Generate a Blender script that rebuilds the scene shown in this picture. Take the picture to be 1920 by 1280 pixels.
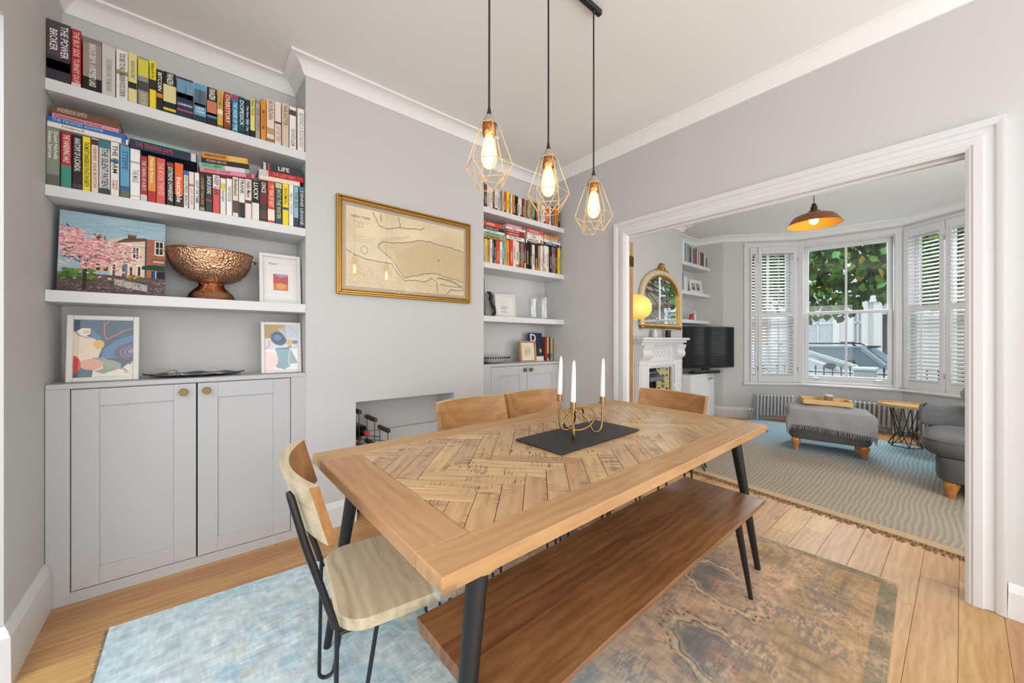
# A dining room with bookshelf alcoves, opening onto a front room with a bay window.
import bpy, bmesh, math, random
import numpy as np
from mathutils import Matrix, Vector, Euler

PI = math.pi
random.seed(7)
RNG = np.random.default_rng(11)
for o in list(bpy.data.objects):
    bpy.data.objects.remove(o)
SC = bpy.context.scene
COL = SC.collection

# ---------------------------------------------------------------- camera
cam_d = bpy.data.cameras.new('camera')
cam = bpy.data.objects.new('camera', cam_d)
COL.objects.link(cam)
cam_d.sensor_width = 36.0
cam_d.lens = 706.0 / 1920.0 * 36.0
cam_d.clip_start = 0.02
cam.location = (0, 0, 1.15)
cam.rotation_euler = (PI / 2, 0, math.radians(50.1 - 90))
SC.camera = cam

# ---------------------------------------------------------------- world, lights, exposure
SC.view_settings.view_transform = 'Standard'
SC.view_settings.look = 'None'
SC.view_settings.exposure = 0.0
SC.view_settings.gamma = 1.0
SC.view_settings.use_curve_mapping = False
world = bpy.data.worlds.new('sky')
SC.world = world
world.use_nodes = True
wn = world.node_tree
wn.nodes['Background'].inputs['Color'].default_value = (0.955, 0.975, 1.0, 1)
wn.nodes['Background'].inputs['Strength'].default_value = 1.75


def area(name, loc, rot, sx, sy, power, col):
    d = bpy.data.lights.new(name, 'AREA')
    d.shape = 'RECTANGLE'
    d.size, d.size_y, d.energy, d.color = sx, sy, power, col
    o = bpy.data.objects.new(name, d)
    o.location, o.rotation_euler = loc, rot
    COL.objects.link(o)
    return o


# kitchen roof light and bay daylight, plus added fills behind camera and in front room
area('kitchen_roof_light', (-1.7, -.2, 2.75), (0, math.radians(-40), 0), 1.8, 2.6, 36, (1.0, .99, .97))
area('rear_fill_light', (.9, -2.6, 1.2), (math.radians(114), 0, 0), 3.0, 2.2, 60, (1.0, .99, .97))  # unseen fill added behind the camera to light the room frontally
area('bay_daylight', (7.9, 1.0, 3.3), (0, math.radians(58), 0), 1.4, 2.8, 330, (.93, .97, 1.0))
area('front_room_fill', (3.15, -1.15, 1.25), (math.radians(114), 0, math.radians(-38)), .9, 1.6, 72, (1.0, .985, .96))  # unseen fill added behind the wall to brighten front-room ceiling and walls
try:
    SC.cycles.use_denoising = True
    SC.cycles.max_bounces = 10
    SC.cycles.diffuse_bounces = 6
    SC.cycles.transparent_max_bounces = 16
    SC.cycles.caustics_reflective = False
    SC.cycles.caustics_refractive = False
    SC.cycles.sample_clamp_indirect = 6.0
except Exception:
    pass

# ---------------------------------------------------------------- materials
def lin(h):
    """hex or 0-255 triple (sRGB) -> linear rgba"""
    if isinstance(h, str):
        h = [int(h[i:i + 2], 16) for i in (0, 2, 4)]
    return tuple(((c / 255.0) / 12.92 if c / 255.0 <= .04045 else ((c / 255.0 + .055) / 1.055) ** 2.4) for c in h) + (1.0,)


class NT:
    """small helper round a material's node tree"""
    def __init__(s, name):
        s.m = bpy.data.materials.new(name)
        s.m.use_nodes = True
        s.t = s.m.node_tree
        s.b = s.t.nodes['Principled BSDF']
        s.out = s.t.nodes['Material Output']

    def n(s, typ, ins=None, **kw):
        x = s.t.nodes.new(typ)
        for k, v in kw.items():
            setattr(x, k, v)
        for k, v in (ins or {}).items():
            s.set(x.inputs[k], v)
        return x

    def set(s, sock, v):
        if hasattr(v, 'is_linked') or hasattr(v, 'links'):
            s.t.links.new(v, sock)
        else:
            sock.default_value = v

    def p(s, **kw):
        for k, v in kw.items():
            s.set(s.b.inputs[k.replace('_', ' ')], v)
        return s

    def ramp(s, fac, stops, interp='LINEAR'):
        r = s.n('ShaderNodeValToRGB', {'Fac': fac})
        r.color_ramp.interpolation = interp
        e = r.color_ramp.elements
        while len(e) < len(stops):
            e.new(0.5)
        for k, (p, c) in enumerate(stops):
            e[k].position, e[k].color = p, (c if len(c) == 4 else lin(c))
        return r.outputs['Color']

    def mix(s, fac, a, b, mode='MIX'):
        x = s.n('ShaderNodeMix', data_type='RGBA', blend_type=mode)
        s.set(x.inputs[0], fac)
        s.set(x.inputs[6], a)
        s.set(x.inputs[7], b)
        return x.outputs[2]

    def math(s, op, a, b=0.0):
        x = s.n('ShaderNodeMath', operation=op)
        s.set(x.inputs[0], a)
        s.set(x.inputs[1], b)
        return x.outputs[0]

    def bump(s, h, strength=.2, dist=.002):
        x = s.n('ShaderNodeBump', {'Height': h, 'Strength': strength, 'Distance': dist})
        s.set(s.b.inputs['Normal'], x.outputs['Normal'])

    def coord(s, scale=(1, 1, 1), rand=True, kind='Object'):
        tc = s.n('ShaderNodeTexCoord')
        mp = s.n('ShaderNodeMapping', {'Vector': tc.outputs[kind], 'Scale': scale})
        if rand:
            oi = s.n('ShaderNodeObjectInfo')
            cb = s.n('ShaderNodeCombineXYZ', {'X': s.math('MULTIPLY', oi.outputs['Random'], 37.0),
                                              'Y': s.math('MULTIPLY', oi.outputs['Random'], 91.0), 'Z': 0.0})
            s.set(mp.inputs['Location'], cb.outputs[0])
            s.rnd = oi.outputs['Random']
        return mp.outputs['Vector']

    def noise(s, vec, scale, detail=3.0, dist=0.0, rough=.55):
        return s.n('ShaderNodeTexNoise', {'Vector': vec, 'Scale': scale, 'Detail': detail, 'Distortion': dist, 'Roughness': rough}).outputs['Fac']


_MC = {}


def paint(name, col, rough=.55, var=.03, bump=.05, spec=.4):
    if name in _MC:
        return _MC[name]
    k = NT(name)
    v = k.coord(rand=False)
    c = lin(col)
    f = k.noise(v, 2.3, 4)
    a = tuple(x * (1 - var) for x in c[:3]) + (1,)
    b = tuple(min(1, x * (1 + var)) for x in c[:3]) + (1,)
    k.p(Base_Color=k.mix(f, a, b), Roughness=rough, Specular_IOR_Level=spec)
    if bump:
        k.bump(k.noise(v, 260, 2), bump, .0006)
    _MC[name] = k.m
    return k.m


def metal(name, col, rough=.25, var=.06, hammered=0):
    if name in _MC:
        return _MC[name]
    k = NT(name)
    v = k.coord(rand=False)
    c = lin(col)
    k.p(Base_Color=k.mix(k.noise(v, 30, 3), tuple(x * (1 - var) for x in c[:3]) + (1,), c), Metallic=1.0, Roughness=rough)
    if hammered:
        vo = k.n('ShaderNodeTexVoronoi', {'Vector': v, 'Scale': hammered})
        k.bump(vo.outputs['Distance'], .55, .006)
    _MC[name] = k.m
    return k.m


def plastic(name, col, rough=.4, var=.05):
    return paint(name, col, rough, var, 0, .5)


def wood(name, light, mid, dark, rough=.42, grain=16.0, saw=0.0, bump=.25, hue=.12, coat=0.0, knots=0.0, axis=0, ring=.09):
    if name in _MC:
        return _MC[name]
    k = NT(name)
    sc = [grain, grain, grain]
    sc[axis] = grain / 11.0
    v = k.coord(tuple(sc))
    fine = k.noise(v, 2.2, 6, .7, .62)
    sc2 = [2.6] * 3
    sc2[axis] = .9
    v2 = k.coord(tuple(sc2))
    broad = k.noise(v2, 2.0, 3, 1.2)
    rings = k.n('ShaderNodeTexWave', {'Vector': v2, 'Scale': 3.4, 'Distortion': 7.0, 'Detail': 3.0, 'Detail Scale': 1.3},
                wave_type='BANDS', bands_direction='Y' if axis != 1 else 'X').outputs['Fac']
    fibre = k.noise(v, 9.0, 4, .2, .6)
    f = k.math('ADD', k.math('ADD', k.math('MULTIPLY', fine, .42), k.math('MULTIPLY', fibre, .22)), k.math('MULTIPLY', rings, ring))
    f = k.math('ADD', f, k.math('MULTIPLY', broad, .27))
    col = k.ramp(f, [(.22, dark), (.46, mid), (.66, light)])
    rv = k.math('ADD', k.math('MULTIPLY', k.rnd, hue * 2), 1 - hue)
    hs = k.n('ShaderNodeHueSaturation', {'Color': col, 'Value': rv, 'Hue': k.math('ADD', k.math('MULTIPLY', k.rnd, .02), .49)})
    out = hs.outputs['Color']
    h = k.math('ADD', fine, k.math('MULTIPLY', fibre, .7))
    if saw:
        v3 = k.coord((55, 4, 4))
        bands = k.noise(v3, 2.4, 3, .1, .7)
        patch = k.noise(k.coord((2.0, 5, 2)), 2.0, 2)
        msk = k.math('MULTIPLY', k.ramp(bands, [(.5, (0, 0, 0, 1)), (.62, (1, 1, 1, 1))]),
                     k.ramp(patch, [(.46, (0, 0, 0, 1)), (.62, (1, 1, 1, 1))]))
        out = k.mix(k.math('MULTIPLY', msk, saw), out, lin(dark) if len(dark) != 4 else dark)
        h = k.math('SUBTRACT', h, k.math('MULTIPLY', msk, 1.2))
    if knots:
        vo = k.n('ShaderNodeTexVoronoi', {'Vector': k.coord((1.4, 5.0, 3.0)), 'Scale': 1.4})
        kn = k.ramp(vo.outputs['Distance'], [(.03, (1, 1, 1, 1)), (.14, (0, 0, 0, 1))])
        out = k.mix(k.math('MULTIPLY', kn, knots), out, lin('4a3a2a'))
    k.p(Base_Color=out, Roughness=rough, Specular_IOR_Level=.45)
    if coat:
        k.p(Coat_Weight=coat, Coat_Roughness=.25)
    if bump:
        k.bump(h, bump, .0018)
    _MC[name] = k.m
    return k.m


def fabric(name, a, b, scale=140.0, rough=.95, bump=.5):
    if name in _MC:
        return _MC[name]
    k = NT(name)
    v = k.coord(rand=False)
    wv = k.n('ShaderNodeTexWave', {'Vector': v, 'Scale': scale, 'Distortion': 1.5, 'Detail': 2.0}, bands_direction='DIAGONAL').outputs['Fac']
    f = k.math('ADD', k.math('MULTIPLY', k.noise(v, scale * .6, 4), .6), k.math('MULTIPLY', wv, .3))
    f = k.math('ADD', f, k.math('MULTIPLY', k.noise(v, 5, 3), .25))
    k.p(Base_Color=k.ramp(f, [(.3, b), (.8, a)]), Roughness=rough, Specular_IOR_Level=.15, Sheen_Weight=.25)
    k.bump(f, bump, .002)
    _MC[name] = k.m
    return k.m


def glow(name, col, strength, base=None):
    if name in _MC:
        return _MC[name]
    k = NT(name)
    v = k.coord(rand=False)
    f = k.noise(v, 14, 2)
    c = lin(col)
    k.p(Base_Color=lin(base or col), Emission_Color=k.mix(f, c, tuple(x * .94 for x in c[:3]) + (1,)), Emission_Strength=strength, Roughness=.4)
    _MC[name] = k.m
    return k.m


def glass(name, tint=(1, 1, 1, 1), rough=.0, ior=1.45, thin=True, refl=1.0):
    """thin clear pane: transparent with a fresnel reflection"""
    if name in _MC:
        return _MC[name]
    k = NT(name)
    tr = k.n('ShaderNodeBsdfTransparent', {'Color': tint})
    gl = k.n('ShaderNodeBsdfGlossy', {'Color': (1, 1, 1, 1), 'Roughness': rough})
    lw = k.n('ShaderNodeLayerWeight', {'Blend': .5})
    nz = k.noise(k.coord(rand=False), 3, 2)
    fac = k.math('ADD', k.math('MULTIPLY', k.math('POWER', lw.outputs['Facing'], 4.0), .55), k.math('ADD', .035, k.math('MULTIPLY', nz, .01)))
    fac = k.math('MULTIPLY', fac, refl)
    mx = k.n('ShaderNodeMixShader', {0: fac, 1: tr.outputs[0], 2: gl.outputs[0]})
    k.t.links.new(mx.outputs[0], k.out.inputs['Surface'])
    _MC[name] = k.m
    return k.m


def imgmat(name, arr, rough=.6, bump=0.0, coat=0.0):
    """arr: HxWx3 sRGB 0..1 painted in numpy, row 0 at the top"""
    h, w = arr.shape[:2]
    im = bpy.data.images.new(name, w, h)
    px = np.ones((h, w, 4), np.float32)
    px[..., :3] = np.clip(arr[::-1], 0, 1)
    im.pixels.foreach_set(px.ravel())
    im.update()
    im.pack()
    k = NT(name)
    tc = k.n('ShaderNodeTexCoord')
    tx = k.n('ShaderNodeTexImage', {'Vector': tc.outputs['UV']}, image=im, extension='EXTEND')
    k.p(Base_Color=tx.outputs['Color'], Roughness=rough, Specular_IOR_Level=.3)
    if coat:
        k.p(Coat_Weight=coat, Coat_Roughness=.03)
    if bump:
        k.bump(k.noise(k.coord(rand=False), 320, 3), bump, .002)
    return k.m


# ---------------------------------------------------------------- numpy canvas for flat prints and paintings
class Canvas:
    def __init__(s, w, h, bg):
        s.w, s.h = w, h
        s.a = np.zeros((h, w, 3), np.float32)
        s.a[:] = s.c(bg)
        s.Y, s.X = np.mgrid[0:h, 0:w].astype(np.float32)
        s.X = (s.X + .5) / w
        s.Y = (s.Y + .5) / h          # 0 at the top
        s.asp = w / h

    @staticmethod
    def c(col):
        return np.array([int(col[i:i + 2], 16) / 255. for i in (0, 2, 4)], np.float32)

    def put(s, m, col, al=1.0):
        m = (m.astype(np.float32) * al)[..., None]
        s.a = s.a * (1 - m) + s.c(col) * m

    def rect(s, x0, y0, x1, y1, col, al=1.0):
        s.put((s.X >= x0) & (s.X < x1) & (s.Y >= y0) & (s.Y < y1), col, al)

    def _box(s, x0, y0, x1, y1):
        return (slice(max(0, int(y0 * s.h) - 1), max(0, min(s.h, int(y1 * s.h) + 2))),
                slice(max(0, int(x0 * s.w) - 1), max(0, min(s.w, int(x1 * s.w) + 2))))

    def ell(s, cx, cy, rx, ry, col, al=1.0, rot=0.0, wob=0.0):
        r = max(rx, ry) * 1.3 + .01
        b = s._box(cx - r, cy - r * s.asp, cx + r, cy + r * s.asp)
        x, y = s.X[b] - cx, (s.Y[b] - cy) / s.asp
        ry = ry / s.asp if False else ry
        c, q = math.cos(rot), math.sin(rot)
        u, v = x * c + y * q, -x * q + y * c
        d = np.sqrt((u / rx) ** 2 + (v / ry) ** 2)
        if wob:
            d = d * (1 + wob * np.sin(9 * np.arctan2(v, u)))
        m = (np.clip((1 - d) * 12 + .5, 0, 1) * al)[..., None]
        s.a[b] = s.a[b] * (1 - m) + s.c(col) * m

    def line(s, pts, wd, col, al=1.0):
        for (x0, y0), (x1, y1) in zip(pts[:-1], pts[1:]):
            b = s._box(min(x0, x1) - wd, min(y0, y1) - wd * s.asp, max(x0, x1) + wd, max(y0, y1) + wd * s.asp)
            X, Y = s.X[b], s.Y[b] / s.asp
            ax, ay, bx, by = x0, y0 / s.asp, x1, y1 / s.asp
            L = (bx - ax) ** 2 + (by - ay) ** 2 + 1e-9
            t = np.clip(((X - ax) * (bx - ax) + (Y - ay) * (by - ay)) / L, 0, 1)
            d = np.hypot(X - ax - t * (bx - ax), Y - ay - t * (by - ay))
            m = (np.clip((wd / 2 - d) * s.w + .5, 0, 1) * al)[..., None]
            s.a[b] = s.a[b] * (1 - m) + s.c(col) * m

    def poly(s, pts, col, al=1.0):
        xs = [p[0] for p in pts]; ys = [p[1] for p in pts]
        b = s._box(min(xs), min(ys), max(xs), max(ys))
        X, Y = s.X[b], s.Y[b]
        m = np.zeros(X.shape, bool)
        j = len(pts) - 1
        for i in range(len(pts)):
            xi, yi = pts[i]; xj, yj = pts[j]
            if yi != yj:
                m ^= ((yi > Y) != (yj > Y)) & (X < (xj - xi) * (Y - yi) / (yj - yi) + xi)
            j = i
        mm = (m.astype(np.float32) * al)[..., None]
        s.a[b] = s.a[b] * (1 - mm) + s.c(col) * mm

    def noise(s, amt, cells=40):
        n = vnoise(s.w, s.h, cells, max(2, int(cells / s.asp)))
        s.a *= (1 + amt * (n - .5) * 2)[..., None]


def vnoise(w, h, cx, cy, rng=RNG):
    g = rng.random((cy + 2, cx + 2)).astype(np.float32)
    x = np.linspace(0, cx, w, endpoint=False); y = np.linspace(0, cy, h, endpoint=False)
    xi, yi = x.astype(int), y.astype(int)
    xf, yf = x - xi, y - yi
    xf = xf * xf * (3 - 2 * xf); yf = yf * yf * (3 - 2 * yf)
    a = g[np.ix_(yi, xi)] * (1 - xf) + g[np.ix_(yi, xi + 1)] * xf
    b = g[np.ix_(yi + 1, xi)] * (1 - xf) + g[np.ix_(yi + 1, xi + 1)] * xf
    return a * (1 - yf)[:, None] + b * yf[:, None]


# ---------------------------------------------------------------- mesh builder
class MB:
    def __init__(s):
        s.v, s.f, s.mi, s.uv = [], [], [], {}

    def add(s, vs, fs, M=None, mi=0):
        o = len(s.v)
        for p in vs:
            s.v.append(tuple(M @ Vector(p)) if M is not None else tuple(p))
        for f in fs:
            s.f.append([i + o for i in f])
            s.mi.append(mi)
        return s

    def box(s, x0, y0, z0, x1, y1, z1, ch=0.0, M=None, mi=0):
        if x1 < x0: x0, x1 = x1, x0
        if y1 < y0: y0, y1 = y1, y0
        if z1 < z0: z0, z1 = z1, z0
        ch = min(ch, .49 * (x1 - x0), .49 * (y1 - y0), .49 * (z1 - z0))
        if ch <= 0:
            vs = [(x, y, z) for x in (x0, x1) for y in (y0, y1) for z in (z0, z1)]
            fs = [(0, 1, 3, 2), (4, 6, 7, 5), (0, 4, 5, 1), (2, 3, 7, 6), (0, 2, 6, 4), (1, 5, 7, 3)]
            return s.add(vs, fs, M, mi)
        lo, hi = (x0, y0, z0), (x1, y1, z1)
        vs, idx = [], {}
        for cx in (0, 1):
            for cy in (0, 1):
                for cz in (0, 1):
                    c = (cx, cy, cz)
                    for ax in range(3):
                        p = []
                        for k in range(3):
                            e = hi[k] if c[k] else lo[k]
                            if k != ax:
                                e += -ch if c[k] else ch
                            p.append(e)
                        idx[c, ax] = len(vs)
                        vs.append(p)
        fs = []
        for ax in range(3):
            a, b = [k for k in range(3) if k != ax]
            for sd in (0, 1):
                q = []
                for (u, w) in ((0, 0), (1, 0), (1, 1), (0, 1)):
                    c = [0, 0, 0]; c[ax] = sd; c[a] = u; c[b] = w
                    q.append(idx[tuple(c), ax])
                flip = (sd == 0) ^ (ax == 1)
                fs.append(q[::-1] if flip else q)
        ctr = Vector(((x0 + x1) / 2, (y0 + y1) / 2, (z0 + z1) / 2))

        def orient(q):
            a, b, c = (Vector(vs[i]) for i in q[:3])
            n = (b - a).cross(c - a)
            m = sum((Vector(vs[i]) for i in q), Vector()) / len(q) - ctr
            return q if n.dot(m) > 0 else q[::-1]
        for ax in range(3):                      # edges parallel to ax
            a, b = [k for k in range(3) if k != ax]
            for u in (0, 1):
                for w in (0, 1):
                    c0 = [0, 0, 0]; c0[a] = u; c0[b] = w
                    c1 = list(c0); c1[ax] = 1
                    c0, c1 = tuple(c0), tuple(c1)
                    fs.append(orient([idx[c0, a], idx[c1, a], idx[c1, b], idx[c0, b]]))
        for cx in (0, 1):
            for cy in (0, 1):
                for cz in (0, 1):
                    fs.append(orient([idx[(cx, cy, cz), k] for k in range(3)]))
        fs = [orient(list(q)) for q in fs]
        return s.add(vs, fs, M, mi)

    def tube(s, pts, r, n=8, closed=False, caps=True, M=None, mi=0, flat=1.0):
        P = [Vector(p) for p in pts]
        m = len(P)
        R = list(r) if hasattr(r, '__len__') else [r] * m
        T = []
        for i in range(m):
            if closed:
                d = P[(i + 1) % m] - P[i - 1]
            else:
                d = P[min(i + 1, m - 1)] - P[max(i - 1, 0)]
            T.append(d.normalized() if d.length > 1e-9 else Vector((0, 0, 1)))
        up = Vector((0, 0, 1)) if abs(T[0].z) < .9 else Vector((1, 0, 0))
        N = (up - T[0] * up.dot(T[0])).normalized()
        vs = []
        for i in range(m):
            N = (N - T[i] * N.dot(T[i]))
            N = N.normalized() if N.length > 1e-6 else T[i].orthogonal().normalized()
            B = T[i].cross(N)
            for k in range(n):
                a = 2 * PI * k / n
                vs.append(P[i] + (N * math.cos(a) * flat + B * math.sin(a)) * R[i])
        fs = []
        for i in range(m if closed else m - 1):
            j = (i + 1) % m
            for k in range(n):
                l = (k + 1) % n
                fs.append((i * n + k, i * n + l, j * n + l, j * n + k))
        if caps and not closed:
            fs.append(tuple(range(n))[::-1])
            fs.append(tuple(range((m - 1) * n, m * n)))
        return s.add(vs, fs, M, mi)

    def lathe(s, prof, n=24, M=None, mi=0, a0=0.0, a1=2 * PI, sx=1.0, sy=1.0):
        full = abs(a1 - a0 - 2 * PI) < 1e-6
        na = n if full else n + 1
        vs, fs = [], []
        for (r, z) in prof:
            for k in range(na):
                a = a0 + (a1 - a0) * k / n
                vs.append((r * math.cos(a) * sx, r * math.sin(a) * sy, z))
        for i in range(len(prof) - 1):
            for k in range(n):
                l = (k + 1) % na
                q = [i * na + k, i * na + l, (i + 1) * na + l, (i + 1) * na + k]
                if prof[i][0] < 1e-7:
                    q = [q[0], q[2], q[3]]
                elif prof[i + 1][0] < 1e-7:
                    q = [q[0], q[1], q[2]]
                fs.append(q)
        return s.add(vs, fs, M, mi)

    def prism(s, poly, z0, z1, M=None, mi=0, ch=0.0):
        """polygon (x, y) extruded from z0 to z1; counter-clockwise"""
        A = sum(poly[i - 1][0] * poly[i][1] - poly[i][0] * poly[i - 1][1] for i in range(len(poly)))
        if A < 0:
            poly = poly[::-1]
        n = len(poly)
        if ch:
            cx = sum(p[0] for p in poly) / n; cy = sum(p[1] for p in poly) / n
            ins = []
            for (x, y) in poly:
                d = math.hypot(x - cx, y - cy) or 1
                ins.append((x - (x - cx) / d * ch * 1.3, y - (y - cy) / d * ch * 1.3))
            vs = [(x, y, z0) for x, y in poly] + [(x, y, z1 - ch) for x, y in poly] + [(x, y, z1) for x, y in ins]
            fs = [tuple(range(n))[::-1], tuple(range(2 * n, 3 * n))]
            for b in (0, n):
                for i in range(n):
                    j = (i + 1) % n
                    fs.append((b + i, b + j, b + n + j, b + n + i))
            return s.add(vs, fs, M, mi)
        vs = [(x, y, z0) for x, y in poly] + [(x, y, z1) for x, y in poly]
        fs = [tuple(range(n))[::-1], tuple(range(n, 2 * n))]
        for i in range(n):
            j = (i + 1) % n
            fs.append((i, j, n + j, n + i))
        return s.add(vs, fs, M, mi)

    def grid(s, fn, nu, nv, M=None, mi=0, wrap_u=False, flip=False):
        vs = [fn(i / (nu if wrap_u else nu - 1), j / (nv - 1)) for j in range(nv) for i in range(nu)]
        fs = []
        for j in range(nv - 1):
            for i in range(nu if wrap_u else nu - 1):
                k = (i + 1) % nu
                q = (j * nu + i, j * nu + k, (j + 1) * nu + k, (j + 1) * nu + i)
                fs.append(q[::-1] if flip else q)
        return s.add(vs, fs, M, mi)

    def sweep(s, path, prof, closed=False, M=None, mi=0, caps=True):
        """moulding profile [(out, z)] swept along a plan polyline [(x, y, z)] with mitres; 'out' goes to the LEFT of travel"""
        P = [Vector(p) for p in path]
        m = len(P)
        vs = []
        for i in range(m):
            a = P[i] - P[i - 1] if (i > 0 or closed) else P[i + 1] - P[i]
            b = P[(i + 1) % m] - P[i] if (i < m - 1 or closed) else a
            a = Vector((a.x, a.y)).normalized(); b = Vector((b.x, b.y)).normalized()
            na, nb = Vector((-a.y, a.x)), Vector((-b.y, b.x))
            mt = na + nb
            mt = mt / max(.2, mt.dot(na)) if mt.length > 1e-6 else na
            for (o, z) in prof:
                vs.append((P[i].x + mt.x * o, P[i].y + mt.y * o, P[i].z + z))
        k = len(prof)
        fs = []
        for i in range(m if closed else m - 1):
            j = (i + 1) % m
            for q in range(k):
                w = (q + 1) % k
                fs.append((i * k + q, j * k + q, j * k + w, i * k + w))
        if caps and not closed:
            fs.append(tuple(range(k)))
            fs.append(tuple(range((m - 1) * k, m * k))[::-1])
        return s.add(vs, fs, M, mi)

    def frame(s, x0, z0, x1, z1, w, y0, y1, ch=.002, M=None, mi=0, wb=None):
        """four mitre-less bars round an opening in the XZ plane, depth y0..y1"""
        wb = w if wb is None else wb
        s.box(x0, y0, z0, x0 + w, y1, z1, ch, M, mi)
        s.box(x1 - w, y0, z0, x1, y1, z1, ch, M, mi)
        s.box(x0 + w, y0, z1 - w, x1 - w, y1, z1, ch, M, mi)
        s.box(x0 + w, y0, z0, x1 - w, y1, z0 + wb, ch, M, mi)
        return s

    def mesh(s, name, mats, smooth=None):
        me = bpy.data.meshes.new(name)
        me.from_pydata([tuple(p) for p in s.v], [], s.f)
        if not isinstance(mats, (list, tuple)):
            mats = [mats]
        for m in mats:
            me.materials.append(m)
        if len(mats) > 1:
            me.polygons.foreach_set('material_index', s.mi)
        if smooth is not None:
            me.shade_smooth()
            me.set_sharp_from_angle(angle=math.radians(smooth))
        me.update()
        return me

    def build(s, name, mats, parent=None, M=None, smooth=None, label=None, cat=None, group=None, kind=None, fix=False):
        me = s.mesh(name, mats, smooth)
        if fix:
            bm = bmesh.new(); bm.from_mesh(me)
            bmesh.ops.recalc_face_normals(bm, faces=bm.faces)
            bm.to_mesh(me); bm.free()
        return link(name, me, parent, M, label, cat, group, kind)


def link(name, data, parent=None, M=None, label=None, cat=None, group=None, kind=None):
    o = bpy.data.objects.new(name, data)
    COL.objects.link(o)
    if parent is not None:
        o.parent = parent
    if M is not None:
        o.matrix_local = M
    tag(o, label, cat, group, kind)
    return o


def tag(o, label=None, cat=None, group=None, kind=None):
    if label: o['label'] = label
    if cat: o['category'] = cat
    if group: o['group'] = group
    if kind: o['kind'] = kind
    return o


def thing(name, label, cat, M=None, group=None):
    return link(name, None, None, M, label, cat, group)


def dup(root, M, label=None, group=None):
    """a copy of a thing with copies of its parts and sub-parts"""
    c = root.copy(); COL.objects.link(c)
    c.matrix_world = M
    if label: c['label'] = label
    if group: c['group'] = group
    for ch in list(root.children):
        d = ch.copy(); COL.objects.link(d); d.parent = c
        for g in list(ch.children):
            e = g.copy(); COL.objects.link(e); e.parent = d
    return c


def struct(mb, name, mats, M=None, smooth=None, label=None, parent=None, fix=False):
    return mb.build(name, mats, parent, M, smooth, label, None, None, 'structure', fix)


def L(x, y, z, rz=0.0, rx=0.0, ry=0.0):
    return Matrix.Translation((x, y, z)) @ Euler((rx, ry, rz), 'XYZ').to_matrix().to_4x4()


# the old house's floor falls 26 mm per metre from the chimney wall towards the camera side
FALL = .026
TILT = Matrix.Translation((0, 2.5, 0)) @ Matrix.Rotation(math.atan(FALL), 4, 'X') @ Matrix.Translation((0, -2.5, 0))


def floor_z(y):
    return -FALL * (2.5 - y)


def onfloor(x, y, rz=0.0, h=0.0):
    """placement on the sloping floor"""
    return TILT @ L(x, y, h, rz)


def upright(x, y, rz=0.0, h=0.0):
    return L(x, y, floor_z(y) + h, rz)


TEXTS = []


def text(s, parent, col, M, length, height, name='title', squash=1.25, bold=False):
    cu = bpy.data.curves.new('lettering', 'FONT')
    cu.body = s
    cu.align_x = 'CENTER'; cu.align_y = 'CENTER'
    cu.resolution_u = 2
    cu.extrude = .0
    cu.offset = .012
    cu.materials.append(plastic('ink_' + col, col, .5))
    o = link(name, cu, parent)
    TEXTS.append((o, M, length, height, squash))
    return o


def fit_texts():
    bpy.context.view_layer.update()
    dims = [(t[0].dimensions.x, t[0].dimensions.y) for t in TEXTS]
    for (o, M, ln, ht, sq), (w, h) in zip(TEXTS, dims):
        sy = ht / max(h, 1e-4)
        sx = min(ln / max(w, 1e-4), sy * sq)
        sy = min(sy, sx * 2.6)
        me = bpy.data.meshes.new_from_object(o)
        m = link('title', me, o.parent, M @ Matrix.Diagonal((sx, sy, 1, 1)))
        bpy.data.objects.remove(o)


DOWN = Matrix(((0, 1, 0, 0), (0, 0, -1, 0), (-1, 0, 0, 0), (0, 0, 0, 1)))     # reads downwards, faces -y
FLAT = Matrix(((1, 0, 0, 0), (0, 0, -1, 0), (0, 1, 0, 0), (0, 0, 0, 1)))      # reads across, faces -y


def picture(mat, w, h, parent, M, name='print', y=0.0):
    """flat print w x h in the XZ plane, origin at its bottom centre, facing -y"""
    me = bpy.data.meshes.new(name)
    me.from_pydata([(-w / 2, y, 0), (w / 2, y, 0), (w / 2, y, h), (-w / 2, y, h)], [], [(0, 1, 2, 3)])
    uv = me.uv_layers.new(name='UVMap')
    for i, c in enumerate(((0, 0), (1, 0), (1, 1), (0, 1))):
        uv.data[i].uv = c
    me.materials.append(mat)
    return link(name, me, parent, M)


# ---------------------------------------------------------------- the paints and woods of the place
WALL = paint('grey_wall_paint', 'c8c7c6', .7, .015, .04)
CEIL = paint('white_ceiling_paint', 'efefee', .8, .01, .03)
TRIM = paint('white_woodwork_paint', 'dcdcdd', .4, .015, .03)
CABINET = paint('grey_cabinet_paint', 'bbbbbc', .42, .015, .02)
SHELF = paint('white_shelf_paint', 'd9d9da', .45, .015, .02)
GAP = paint('dark_gap', '2a2a2b', .9, .02, 0)
BLACKMETAL = paint('black_powder_coat', '17191c', .42, .1, .05, .5)
BRASS = metal('brass', 'a98a54', .3)
KNOB = metal('aged_brass', '8d7148', .5)
GOLD = metal('gilt', 'c79d54', .42, .2)
OAK = wood('oak_floor', 'cda573', 'bc8f5b', '936740', .36, 13, 0, .15, .12, 0, .5)
MANGO = wood('mango_wood', 'c49e70', 'b58c5e', '8f683f', .4, 14, .0, .25, .05)
MANGO_SAWN = wood('sawn_mango_wood', 'cfad80', 'be9769', '5c412b', .25, 15, 1.0, .5, .14, .25)
MANGO_DARK = wood('bench_wood', '946a43', '7a5232', '4d321e', .27, 13, 0, .2, .07)
MANGO_DAYLIT = wood('daylit_mango_wood', 'd6c9ae', 'c3b394', '857252', .5, 11, 0, .3, .03, 0, .8, 0, .11)  # same mango wood with daylight paleness put into its colour
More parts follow.
